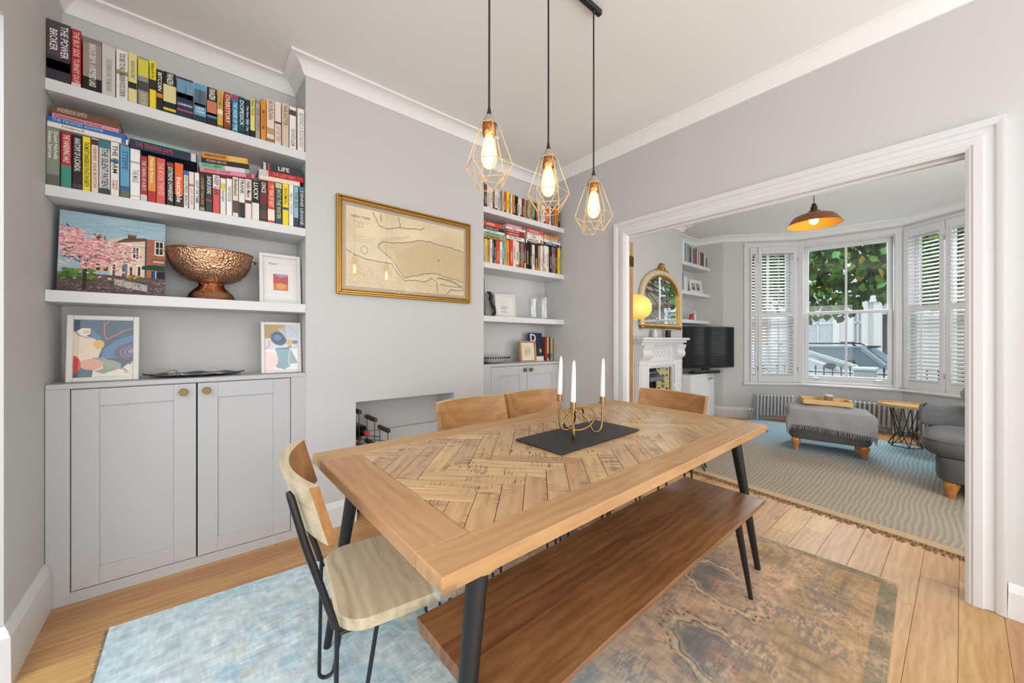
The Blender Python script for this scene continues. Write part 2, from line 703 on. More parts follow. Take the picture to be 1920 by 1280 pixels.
MANGO_HONEY = wood('honey_mango_wood', 'b98655', '9f6f40', '6d4528', .42, 10, 0, .25, .08)

# ================================================================ THE SETTING
XW, ZC = 2.765, 2.81            # doorway wall, dining-room ceiling
BREAST, ALC = 2.51, 2.78        # chimney breast face, alcove back
# ---- dining room walls
w = MB()
w.box(-.75, 2.072, -.2, -.5, 2.95, ZC)
w.box(-.62, -1.6, 2.247, -.5, 2.072, ZC)
struct(w, 'wall_left', WALL)
w = MB()
w.box(-.5, ALC, -.2, 2.88, 2.95, ZC)
w.box(.496, BREAST, -.2, .785, ALC, ZC)
w.box(1.516, BREAST, -.2, 1.797, ALC, ZC)
w.box(.785, BREAST, .759, 1.516, ALC, ZC)
w.box(.785, 2.74, -.2, 1.516, ALC, .50)
struct(w, 'wall_back', WALL)
w = MB()
w.box(XW, 1.865, -.2, 2.88, 2.95, ZC)
w.box(XW, -1.6, -.2, 2.88, -.05, ZC)
w.box(XW, -.05, 2.06, 2.88, 1.865, ZC)
struct(w, 'wall_right', WALL)
w = MB()
w.box(-.75, -1.6, ZC, 2.88, 2.95, ZC + .1)
struct(w, 'ceiling', CEIL)
COVE = [(0, -.08), (.012, -.08), (.018, -.066), (.03, -.045), (.048, -.028), (.07, -.017), (.084, -.013), (.09, -.012), (.09, 0), (0, 0)]
c = MB()
c.sweep([(XW, -1.6, ZC), (XW, ALC, ZC), (1.797, ALC, ZC), (1.797, BREAST, ZC), (.496, BREAST, ZC), (.496, ALC, ZC), (-.5, ALC, ZC), (-.5, -1.6, ZC)], COVE)
struct(c, 'trim_1', CEIL, smooth=35, fix=True)

# ---- architrave and lining of the wide doorway
ARCH = [(0, 0), (0, .012), (.012, .02), (.018, .02), (.024, .026), (.052, .028), (.058, .018), (.084, .016), (.09, .026), (.108, .034), (.118, .034), (.118, 0)]


def arch_trim(mb, pts_in, nrm, prof):
    """mitred architrave in a vertical plane; pts_in inner edge, nrm out of the wall"""
    n = Vector(nrm)
    m = len(pts_in)
    P = [Vector(p) for p in pts_in]
    vs, k = [], len(prof)
    for i in range(m):
        a = (P[i] - P[i - 1]).normalized() if i else (P[1] - P[0]).normalized()
        b = (P[i + 1] - P[i]).normalized() if i < m - 1 else a
        oa, ob = n.cross(a), n.cross(b)
        mt = oa + ob
        mt = mt / mt.dot(oa)
        for (o, h) in prof:
            vs.append(P[i] + mt * o + n * h)
    fs = []
    for i in range(m - 1):
        for q in range(k):
            w_ = (q + 1) % k
            fs.append((i * k + q, (i + 1) * k + q, (i + 1) * k + w_, i * k + w_))
    fs += [tuple(range(k)), tuple(range((m - 1) * k, m * k))[::-1]]
    return mb.add(vs, fs)


a = MB()
zl, zr = floor_z(1.8), floor_z(0)
arch_trim(a, [(XW, 1.795, zl), (XW, 1.795, 2.035), (XW, -.008, 2.035), (XW, -.008, zr)], (-1, 0, 0), ARCH)
struct(a, 'trim_2', TRIM, smooth=30, fix=True)
a = MB()
a.box(XW - .004, 1.80, zl - .02, XW + .03, 1.87, 2.07, .003)
a.box(XW + .03, 1.83, zl - .02, XW + .05, 1.87, 2.07, .002)
a.box(XW + .05, 1.862, zl - .02, 2.885, 1.87, 2.07, .001)
a.box(XW - .004, -.06, zr - .02, 2.885, -.012, 2.07, .003)
a.box(XW - .004, -.012, 2.04, 2.885, 1.80, 2.07, .003)
a.box(XW + .03, -.012, 2.022, XW + .06, 1.80, 2.04, .003)
struct(a, 'trim_3', TRIM)
a = MB()
arch_trim(a, [(2.885, -.008, zr), (2.885, -.008, 2.05), (2.885, 1.86, 2.05)], (1, 0, 0), ARCH)
struct(a, 'trim_4', TRIM, smooth=30, fix=True)


# ---- baseboards (they follow the falling floor)
def skirt(h=.15, t=.02):
    return [(0, -.03), (t, -.03), (t, h - .035), (t - .004, h - .03), (t - .006, h - .018), (t - .011, h - .01), (.004, h), (0, h)]


for nm, path, h in (('baseboard_left', [(-.5, 2.505, 0), (-.5, 2.072, 0), (-.75, 2.072, 0)], .205),
                    ('baseboard_back', [(.785, BREAST, 0), (.498, BREAST, 0)], .155),
                    ('baseboard_back', [(1.797, BREAST, 0), (1.516, BREAST, 0)], .155),
                    ('baseboard_right', [(XW, -1.6, 0), (XW, -.128, 0)], .15),
                    ('baseboard_right', [(XW, 1.915, 0), (XW, 2.5, 0)], .15)):
    b = MB(); b.sweep(path, skirt(h)); struct(b, nm, TRIM, TILT, 30, fix=True)

# ---- oak floor, one object per board, running through both rooms
fb = MB(); fb.box(-.5, -1.6, -.12, 7.3, 2.95, -.0145)
floor = struct(fb, 'floor', paint('dark_subfloor', '3a2a1c', .9, .05, 0), TILT)
plank_mesh = {}
y, row = -1.55, 0
while y < 2.78:
    x = -.5 + random.uniform(-1.2, -.1)
    while x < 6.9:
        ln = random.choice((1.15, 1.45, 1.7, 1.95))
        a0, a1 = max(x, -.5), min(x + ln, 7.0)
        if a1 - a0 > .05 and not (y > 2.51 and a0 < 2.3):
            key = round(a1 - a0, 2)
            if key not in plank_mesh:
                p = MB(); p.box(-key / 2 + .0008, -.0646, -.0145, key / 2 - .0008, .0646, 0, .0013)
                plank_mesh[key] = p.mesh('plank', OAK)
            link('plank', plank_mesh[key], floor, L((a0 + a1) / 2, y + .065, random.uniform(-.0004, 0)))
        x += ln
    y += .13
    row += 1
SLATE_TILE = paint('slate_tile', '3c4044', .5, .12, .2)
kf = MB()
for i in range(5):
    for j in range(8):
        kf.box(-.505 - .4 * (i + 1) + .003, -1.2 + .4 * j, -.06, -.505 - .4 * i, -1.2 + .4 * j + .397, -.004, .002)
struct(kf, 'floor_2', SLATE_TILE, TILT)

# ---- front room shell
ZF, FB, FA = 2.75, 2.50, 2.75
w = MB()
w.box(2.88, FA, -.2, 6.3, 2.95, ZF)
w.box(3.75, FB, -.2, 4.2, FA, ZF); w.box(4.79, FB, -.2, 5.18, FA, ZF); w.box(4.2, FB, .82, 4.79, FA, ZF)
struct(w, 'wall_back_2', WALL)
w = MB(); w.box(2.88, -1.75, -.2, 6.3, -1.6, ZF); struct(w, 'wall_right_2', WALL)
BAY = [(6.11, 2.75), (6.18, 2.35), (6.88, 1.58), (7.08, .50), (6.50, -.35), (6.15, -.5), (6.15, -1.6)]
SILL, HEAD = .535, 2.585


def face(A, B):
    A, B = Vector((A[0], A[1], 0)), Vector((B[0], B[1], 0))
    d = B - A
    return Matrix.Translation(A) @ Matrix.Rotation(math.atan2(d.y, d.x), 4, 'Z'), d.length   # local y points outdoors


w = MB()
for i, (o0, o1) in enumerate(((None, None), (.36, 1.02), (.05, 1.045), (.03, .88), (None, None), (None, None))):
    M, ln = face(BAY[i], BAY[i + 1])
    e0 = -.02 if i > 1 else 0
    if o0 is None:
        w.box(e0, 0, -.25, ln + (.03 if i else 0), .2, ZF, M=M)
        continue
    w.box(e0, 0, -.25, ln + .02, .2, SILL, M=M)
    w.box(e0, 0, HEAD, ln + .02, .2, ZF, M=M)
    w.box(e0, 0, SILL, o0, .2, HEAD, M=M)
    w.box(o1, 0, SILL, ln + .02, .2, HEAD, M=M)
struct(w, 'wall_front', WALL)
w = MB()
w.prism([(2.86, -1.75), (6.25, -1.75), (6.6, -.45), (7.3, .45), (7.05, 1.68), (6.3, 2.5), (6.25, 2.95), (2.86, 2.95)], ZF, ZF + .1)
struct(w, 'ceiling_2', CEIL)
c = MB()
c.sweep([(6.15, -1.6, ZF), (6.15, -.5, ZF)] + [(x, y_, ZF) for x, y_ in BAY[4:1:-1]] + [(6.18, 2.35, ZF), (6.11, FA, ZF), (5.18, FA, ZF), (5.18, FB, ZF), (3.75, FB, ZF), (3.75, FA, ZF), (2.88, FA, ZF)], COVE)
struct(c, 'trim_5', CEIL, smooth=35, fix=True)
b = MB(); b.sweep([(BAY[4][0], BAY[4][1], 0), (BAY[3][0], BAY[3][1], 0), (BAY[2][0], BAY[2][1], 0), (6.18, 2.35, 0), (6.14, 2.6, 0)], skirt(.16))
struct(b, 'baseboard_front', TRIM, TILT, 30, fix=True)
b = MB(); b.sweep([(5.18, FB, 0), (5.03, FB, 0)], skirt(.16)); struct(b, 'baseboard_back_2', TRIM, TILT, 30, fix=True)

# ---- bay windows
PANE = glass('window_glass', (.97, 1.0, 1.0, 1), 0, 1.45, True, .8)
CHROME = metal('chrome', 'c9cbd0', .15)


def window(n, A, B, o0, o1, cas0, cas1, bars, z0=SILL, z1=HEAD):
    M, ln = face(A, B)
    t = link('window_%d' % n, None, None, M, kind='structure')
    f = MB()                                      # casing and box frame
    f.box(cas0, -.022, z0 - .0, o0 + .02, .002, z1 + .045, .006)
    f.box(o1 - .02, -.022, z0 - .0, cas1, .002, z1 + .045, .006)
    f.box(cas0, -.026, z1 - .015, cas1, .002, z1 + .05, .006)
    f.box(o0, 0, z0, o0 + .03, .19, z1, .003); f.box(o1 - .03, 0, z0, o1, .19, z1, .003)
    f.box(o0, 0, z1 - .03, o1, .19, z1, .003)
    f.box(o0, .02, z0, o1, .24, z0 + .04, .004)
    f.build('casing', TRIM, t)
    s = MB(); s.box(cas0 - .02, -.06, z0 - .035, cas1 + .02, .03, z0, .008); s.build('window_sill', TRIM, t)
    zm = 1.565
    for nm, za, zb, y0 in (('upper_sash', zm - .02, z1 - .03, .10), ('lower_sash', z0 + .04, zm + .022, .055)):
        a, b_ = o0 + .03, o1 - .03
        sm = MB()
        st, bt = .052, (.045 if nm == 'upper_sash' else .08)
        sm.box(a, y0, za, a + st, y0 + .04, zb, .005); sm.box(b_ - st, y0, za, b_, y0 + .04, zb, .005)
        sm.box(a + st, y0, zb - (.06 if nm == 'upper_sash' else .042), b_ - st, y0 + .04, zb, .005)
        sm.box(a + st, y0, za, b_ - st, y0 + .04, za + (.042 if nm == 'upper_sash' else .08), .005)
        for k in range(1, bars + 1):
            xx = a + st + (b_ - a - 2 * st) * k / (bars + 1)
            sm.box(xx - .012, y0 + .004, za + .03, xx + .012, y0 + .036, zb - .03, .004)
        so = sm.build(nm, TRIM, t)
        for k in range(bars + 1):
            x0 = a + st + (b_ - a - 2 * st) * k / (bars + 1); x1 = a + st + (b_ - a - 2 * st) * (k + 1) / (bars + 1)
            g = MB(); g.box(x0 + .004, y0 + .018, za + .03, x1 - .004, y0 + .021, zb - .03)
            g.build('pane', PANE, so)
        if nm == 'lower_sash' and bars:
            for xx in (a + .14, b_ - .14):
                h = MB(); h.tube([(xx - .03, y0, za + .03), (xx - .03, y0 - .02, za + .045), (xx + .03, y0 - .02, za + .045), (xx + .03, y0, za + .03)], .006, 8)
                h.build('sash_lift', CHROME, so, smooth=40)
            h = MB(); h.box((a + b_) / 2 - .03, y0 - .004, zb - .002, (a + b_) / 2 + .03, y0 + .03, zb + .012, .003)
            h.lathe([(0, 0), (.012, 0), (.014, .012), (0, .02)], 10, L((a + b_) / 2 + .02, y0 + .012, zb + .01)); h.build('sash_catch', CHROME, so)
    return t


window(1, BAY[1], BAY[2], .36, 1.02, .29, 1.03, 1)
window(2, BAY[2], BAY[3], .05, 1.045, -.005, 1.098, 1)
window(3, BAY[3], BAY[4], .03, .88, -.0, .95, 1)


# ---- plantation shutters: every louvre is a slat of its own
def shutter(face_i, x0, x1, z0, z1, slats=None):
    M, ln = face(BAY[face_i], BAY[face_i + 1])
    t = link('window_shutter', None, None, M, LABELS.pop(0), 'shutter', 'plantation shutters in the bay')
    w_ = x1 - x0
    st = min(.052, w_ * .27)
    f = MB()
    y0, y1 = -.052, -.024
    f.box(x0, y0, z0, x0 + st, y1, z1, .004); f.box(x1 - st, y0, z0, x1, y1, z1, .004)
    zm = z0 + (z1 - z0) * .5
    f.box(x0 + st, y0, z0, x1 - st, y1, z0 + .105, .004); f.box(x0 + st, y0, z1 - .10, x1 - st, y1, z1, .004)
    f.box(x0 + st, y0, zm - .035, x1 - st, y1, zm + .035, .004)
    f.build('shutter_frame', TRIM, t)
    sm = MB(); sm.box(-(w_ / 2 - st - .001), -.03, -.0045, w_ / 2 - st - .001, .03, .0045, .003)
    sme = sm.mesh('slat', TRIM)
    for za, zb in ((z0 + .105, zm - .035), (zm + .035, z1 - .10)):
        n = int(round((zb - za) / .0455))
        for k in range(n):
            z = za + (zb - za) * (k + .5) / n
            link('slat', sme, t, L((x0 + x1) / 2, -.038, z, 0, math.radians(22)))
        r = MB(); r.box((x0 + x1) / 2 - .005, -.078, za + .03, (x0 + x1) / 2 + .005, -.068, zb - .03, .002)
        r.build('tilt_rod', TRIM, t)
    for z in (z0 + .2, z1 - .2):
        h = MB(); h.box(x1 - .004, y0 - .004, z - .035, x1 + .006, y0 + .006, z + .035, .001); h.build('hinge', CHROME, t)


LABELS = ['narrow white louvred shutter strip against the left bay casing', 'white louvred shutter panel beside the television',
          'wide white louvred shutter panel just right of the central sash window', 'narrower white louvred shutter panel beside the doorway edge']
shutter(1, .365, .465, SILL + .006, HEAD - .02)
shutter(1, .475, 1.012, SILL + .006, HEAD - .02)
shutter(3, .05, .475, SILL + .006, HEAD - .0)
shutter(3, .485, .87, SILL + .006, HEAD - .0)

# ---- folded bare-pine door leaf at the doorway's left jamb
PINE = wood('bare_pine', 'b08862', '9a7048', '6f4c2e', .5, 10, 0, .2, .03, 0, 0, 2)
t = link('door_1', None, None, L(2.888, 1.868, floor_z(1.9)), kind='structure')
for k in range(2):
    d = MB(); d.box(.037 * k, 0, .012, .037 * k + .035, .62, 2.04, .003); d.build('leaf', PINE, t)
for z in (.3, 1.87):
    h = MB(); h.box(-.004, -.004, z - .045, .075, .002, z + .045, .001); h.tube([(.0, -.005, z - .045), (.0, -.005, z + .045)], .006, 8)
    h.build('hinge', metal('old_bronze', '6b5236', .5, .3), t)

# ================================================================ BUILT-IN CABINETS AND SHELVES
def shaker(mb, x0, z0, x1, z1, px0, pz0, px1, pz1, y, t=.02, rec=.009):
    mb.box(x0, y, z0, px0, y + t, z1, .0015); mb.box(px1, y, z0, x1, y + t, z1, .0015)
    mb.box(px0, y, z0, px1, y + t, pz0, .0015); mb.box(px0, y, pz1, px1, y + t, z1, .0015)
    mb.box(px0 - .002, y + rec, pz0 - .002, px1 + .002, y + t, pz1 + .002)


def hex_knob(x, z, y, parent, mat, a=.019):
    k = MB()
    k.lathe([(0, 0), (.006, 0), (.006, -.014)][::-1], 10, L(x, y, z, 0, PI / 2) @ Matrix.Rotation(0, 4, 'Z'))
    k.lathe([(0, .014), (a * .9, .014), (a, .016), (a, .024), (a * .9, .026), (0, .026)], 6, L(x, y, z, 0, PI / 2))
    return k.build('knob', mat, parent, fix=True)


def alcove_cabinet(x0, x1, ztop, doors, label):
    t = thing('alcove_cabinet', label, 'cabinet')
    lo = min(d[0] for d in doors) - .003; hi = max(d[1] for d in doors) + .003
    zb, zt = .048, ztop - .024
    c = MB()
    c.box(x0, BREAST - .002, -.03, lo, BREAST + .022, ztop - .022, .001); c.box(hi, BREAST - .002, -.03, x1, BREAST + .022, ztop - .022, .001)
    c.box(lo, BREAST - .002, -.03, hi, BREAST + .022, zb, .001); c.box(lo, BREAST - .002, zt, hi, BREAST + .022, ztop - .022, .001)
    c.box(x0, BREAST + .022, -.02, x0 + .02, ALC - .003, ztop - .022); c.box(x1 - .02, BREAST + .022, -.02, x1, ALC - .003, ztop - .022)
    c.build('carcass', CABINET, t)
    b = MB(); b.box(lo, BREAST + .021, zb, hi, BREAST + .026, zt); b.build('cabinet_back', GAP, t)
    tp = MB(); tp.box(x0, BREAST - .004, ztop - .022, x1, ALC - .003, ztop, .002); tp.build('cabinet_top', CABINET, t)
    for (a, b_, pa, pb, pz0, pz1, kx, kz) in doors:
        d = MB(); shaker(d, a, zb + .003, b_, zt - .003, pa, pz0, pb, pz1, BREAST - .001)
        do = d.build('door', CABINET, t)
        hex_knob(kx, kz, BREAST - .001, do, KNOB)
    return t


alcove_cabinet(-.498, .496, .964, [(-.425, -.004, -.340, -.089, .131, .858, -.052, .897), (.002, .416, .083, .332, .126, .858, .038, .898)],
               'grey two-door alcove cabinet with hexagonal brass knobs left of the chimney breast')
alcove_cabinet(1.798, XW - .001, .960, [(1.873, 2.272, 1.957, 2.19, .131, .856, 2.239, .898), (2.277, 2.685, 2.362, 2.60, .131, .856, 2.310, .898)],
               'grey two-door alcove cabinet right of the chimney breast, behind the candles')
SHELVES = {}
for key, x0, x1, zb, zt, yb, lab in (
        ('A', -.499, .496, 2.228, 2.278, ALC, 'top white floating shelf in the alcove left of the chimney breast'),
        ('B', -.499, .496, 1.776, 1.823, ALC, 'middle white floating shelf in the left alcove, above the street painting'),
        ('E', -.499, .496, 1.322, 1.372, ALC, 'lowest white floating shelf in the left alcove, under the copper bowl'),
        ('C', 1.797, XW, 2.213, 2.258, ALC, 'top white floating shelf in the alcove behind the pendant lamps'),
        ('D', 1.797, XW, 1.758, 1.805, ALC, 'middle white floating shelf in the right alcove, full of stacked books'),
        ('F', 1.797, XW, 1.316, 1.363, ALC, 'lowest white floating shelf in the right alcove, with the glass jugs')):
    s = MB(); s.box(x0, BREAST, zb, x1, yb - .002, zt, .0015)
    s.build('floating_shelf', SHELF, label=lab, cat='shelf', group='floating shelves')

# ================================================================ BOOKS
HEX = {'dark grey': '49434b', 'red': 'b3262d', 'taupe': '9b8a80', 'pale grey': 'c9c6c1', 'white': 'e4e0da', 'pale yellow': 'd9cf8f', 'grey': '8d8a91',
       'yellow': 'ecd22a', 'black': '1d1b1c', 'navy': '1f2b46', 'sky blue': '5d9cc0', 'mustard': 'd0a94e', 'rust red': 'a2402a', 'teal blue': '1f7fa3',
       'dark teal': '1d4a52', 'lilac grey': 'aaa3a3', 'orange': 'dc8f35', 'cream': 'e3d6c2', 'pinkish white': 'e6d6d0', 'beige': 'd2c0aa', 'off-white': 'ebe7e3',
       'grey green': '848a78', 'dark red': '9c2a33', 'coral': 'd2574f', 'bright orange': 'e4662a', 'dark brown': '3c2f28', 'red orange': 'cf4a2c',
       'light blue': '8fb9c6', 'charcoal': '2b3338', 'teal': '4f9a94', 'pink': 'd98a98', 'brown': '6e4a35', 'maroon': '6d2a35', 'mint green': '7fb79b',
       'tan': 'b78d5c', 'blue': '2a67a5', 'steel blue': '5a7384', 'slate': '4c5c68'}
ORD = ['first', 'second', 'third', 'fourth', 'fifth', 'sixth', 'seventh', 'eighth', 'ninth', 'tenth', 'eleventh', 'twelfth', 'thirteenth', 'fourteenth',
       'fifteenth', 'sixteenth', 'seventeenth', 'eighteenth', 'nineteenth', 'twentieth']
ORD += ['twenty-' + o for o in ORD[:9]] + ['thirtieth'] + ['thirty-' + o for o in ORD[:9]] + ['fortieth']
PAGES = paint('book_pages', 'e6dcc6', .9, .06, .3)


def cover_mat(colname):
    return paint('cover_' + colname.replace(' ', '_'), HEX[colname], .38, .06, 0, .45)


def book(w, h, d, colname, M, label, group, title=None, tcol='f0ece6', f=(.1, .9), bands=(), marks=None, th=.62):
    """spine faces -y; origin at the spine's bottom left"""
    m = MB()
    b = .0022
    m.box(0, 0, 0, w, .0025, h, .001)
    m.box(0, .0025, 0, b, d, h); m.box(w - b, .0025, 0, w, d, h)
    o = m.build('book', cover_mat(colname), None, M, None, label, 'book', group)
    p = MB(); p.box(b, .0025, .004, w - b, d - .004, h - .004); p.build('page_block', PAGES, o)
    for (f0, f1, c) in bands:
        q = MB(); q.box(.0004, -.0006, h * f0, w - .0004, .0005, h * f1)
        q.build('spine_panel', paint('panel_' + c, c, .4, .05, 0), o)
    if marks:                                     # lettering too small to read: a column of little strokes
        q = MB(); z = h * marks[0]
        while z < h * marks[1]:
            s_ = random.uniform(.003, .008)
            q.box(w * .34, -.0007, z, w * .66, .0004, z + s_); z += s_ + random.uniform(.0015, .005)
        q.build('spine_lettering', paint('panel_' + marks[2], marks[2], .4, .05, 0), o)
    if title:
        rows = title.count('\n') + 1
        text(title, o, tcol, Matrix.Translation((w / 2, -.0012, h * (f[0] + f[1]) / 2)) @ DOWN, h * (f[1] - f[0]), w * th * (1 if rows == 1 else 1.25))
    return o


def lying(x0, x1, z, t, d, colname, label, group, title=None, tcol='f0ece6', tilt=0.0, y=2.532, f=(.08, .92), bands=()):
    """lying flat, spine to the front; origin at its bottom left"""
    ln = x1 - x0
    m = MB(); b = .0022
    m.box(0, 0, 0, ln, .0025, t, .001); m.box(0, .0025, 0, ln, d, b); m.box(0, .0025, t - b, ln, d, t)
    o = m.build('book', cover_mat(colname), None, L(x0, y, z, 0, 0, -math.radians(tilt)), None, label, 'book', group)
    p = MB(); p.box(.004, .0025, b, ln - .004, d - .004, t - b); p.build('page_block', PAGES, o)
    for (f0, f1, c) in bands:
        q = MB(); q.box(ln * f0, -.0006, .0004, ln * f1, .0005, t - .0004); q.build('spine_panel', paint('panel_' + c, c, .4, .05, 0), o)
    if title:
        text(title, o, tcol, Matrix.Translation((ln * (f[0] + f[1]) / 2, -.0012, t / 2)) @ FLAT, ln * (f[1] - f[0]), t * .55)
    return o


A_GEO = [(-498,69,266),(-428,29,262),(-395,59,248),(-335,43,253),(-290,39,241),(-250,30,244),(-218,38,240),(-178,25,243),(-153,24,208),(-129,49,212),(-79,64,206),(-12,48,205),(39,42,208),(82,25,209),(110,31,212),(144,28,210),(173,29,212),(203,22,210),(226,22,223),(250,22,229),(275,25,239),(303,37,251),(343,32,257),(378,34,261),(416,35,257),(458,36,259)]
A_STY = [('dark grey', 'THE POWER\nBROKER', 'e9e2de', (.42, .95), [(0, .42, '35303a'), (.2, .36, '6b6068')]), ('red', 'THE BUY SIDE  TURNEY DUFF', 'e7c9b8', (.06, .96), [(.03, .09, 'd9cfc6')]),
         ('taupe', 'BARACK OBAMA   A PROMISED LAND', 'e9e4df', (.12, .9), [(0, .28, '1c1819'), (.9, 1, '857872')]), ('pale grey', 'THE EVENING AND THE MORNING', '9a958e', (.1, .7), [(.94, 1, 'b5b0a8')]),
         ('white', 'TOO BIG TO FAIL   ANDREW ROSS SORKIN', '2a2624', (.1, .94), [(.52, .6, '9b8a5c')]), ('pale yellow', 'THE WOLF OF WALL STREET', '8a7f3c', (.5, .85), [(.3, .42, '27231c')]),
         ('grey', 'ONLINE ONE', 'd8cf5a', (.05, .3), [(.62, .96, 'd3c944'), (.34, .52, '454a3a')]), ('yellow', 'Barking up the Tree', '3a3417', (.65, .95), [(.42, .62, '2a2820')]),
         ('black', 'BITCOIN', 'f2efe9', (.5, .93), [(.34, .44, 'd77a2a')]), ('black', 'FRANZEN', 'f4f1ea', (.72, .97), [(.3, .7, 'dccf97'), (.1, .16, 'd9c53a')]),
         ('navy', None, 'f0f0f0', (.28, .42), [(.5, .95, '6f95ac'), (.5, .62, '2c4356'), (.18, .22, 'b4475f')]), ('sky blue', None, 'f0f0f0', (.2, .42), [(0, .2, '25303a'), (.42, .5, '47657c'), (.45, .85, '5b6a78')]),
         ('black', 'FRANZEN', 'f4f1ea', (.7, .97), [(.3, .66, 'c7795a'), (.24, .36, '5a7fae')]), ('mustard', 'NORMAL', 'b88f35', (.5, .9), [(.38, .5, 'e8dcc0'), (.05, .11, '6b5a3a')]),
         ('rust red', 'OVERSTORY', 'efe6da', (.22, .94), [(0, .14, '6e3a26')]), ('teal blue', 'THE ORDER OF TIME', 'd8e9ee', (.08, .8), [(.88, .98, 'b23a5a')]),
         ('dark teal', 'DOPESICK', 'dfe8e6', (.2, .97), [(.0, .12, '16302f')]), ('navy', 'The New York City', 'e3e6ee', (.1, .9), [(.35, .48, '3b74a3')]),
         ('black', 'New York', '2a2718', (.58, .96), [(.2, .99, 'e2d873')]), ('lilac grey', 'OUR TOWN', '7b7474', (.2, .85), [(.9, .97, '8c8585')]), ('orange', 'IMPERIUM', 'b56a20', (.2, .85), []),
         ('cream', 'BOURDAIN', 'a13a34', (.55, .97), [(.02, .12, '8d7a5c'), (.22, .36, 'b79a72')]), ('pinkish white', 'EAST WEST STREET', 'b08474', (.1, .45), [(.5, .55, '5d4a42')]),
         ('beige', 'WAR DOCTOR', '6f6152', (.5, .95), []), ('off-white', 'THE WHITE ALBUM', '8b857d', (.1, .5), [(.8, .92, '4d4742')]), ('off-white', 'BEYOND A BOUNDARY', 'aaa49c', (.1, .9), [])]
for i, ((x, w_, h), (cn, ti, tc, f, bd)) in enumerate(zip(A_GEO, A_STY)):
    yy = 2.53 + (i * 7 % 5) * .002
    o = book(w_ / 1000 - .001, h / 1000, .165 if w_ > 40 else .15, cn, L(x / 1000, yy, 2.278),
             '%s book, %s from the left on the top shelf of the left alcove' % (cn, ORD[i]), 'books on the top left shelf', ti, tc, f, bd)
    if i == 10:
        text('LONDON', o, 'f0f0f0', Matrix.Translation((w_ / 2000, -.0014, .07)) @ FLAT, w_ / 1000 * .86, .012)
        q = MB(); q.tube([(.034, -.001, .103), (.034, -.001, .16), (.035, -.001, .172)], [.005, .004, .0004], 6, flat=.15); q.build('printed_tower', paint('panel_2c4356', '2c4356', .4, .05, 0), o)
    if i == 11:
        text('NEW\nYORK', o, 'f0f0f0', Matrix.Translation((w_ / 2000, -.0014, .068)) @ FLAT, w_ / 1000 * .8, .03)
        q = MB(); q.tube([(.024, -.001, .09), (.024, -.001, .145), (.024, -.001, .146), (.024, -.001, .165), (.024, -.001, .19)], [.011, .010, .006, .005, .0006], 6, flat=.1)
        q.build('printed_tower', paint('panel_4c5663', '4c5663', .4, .05, 0), o)

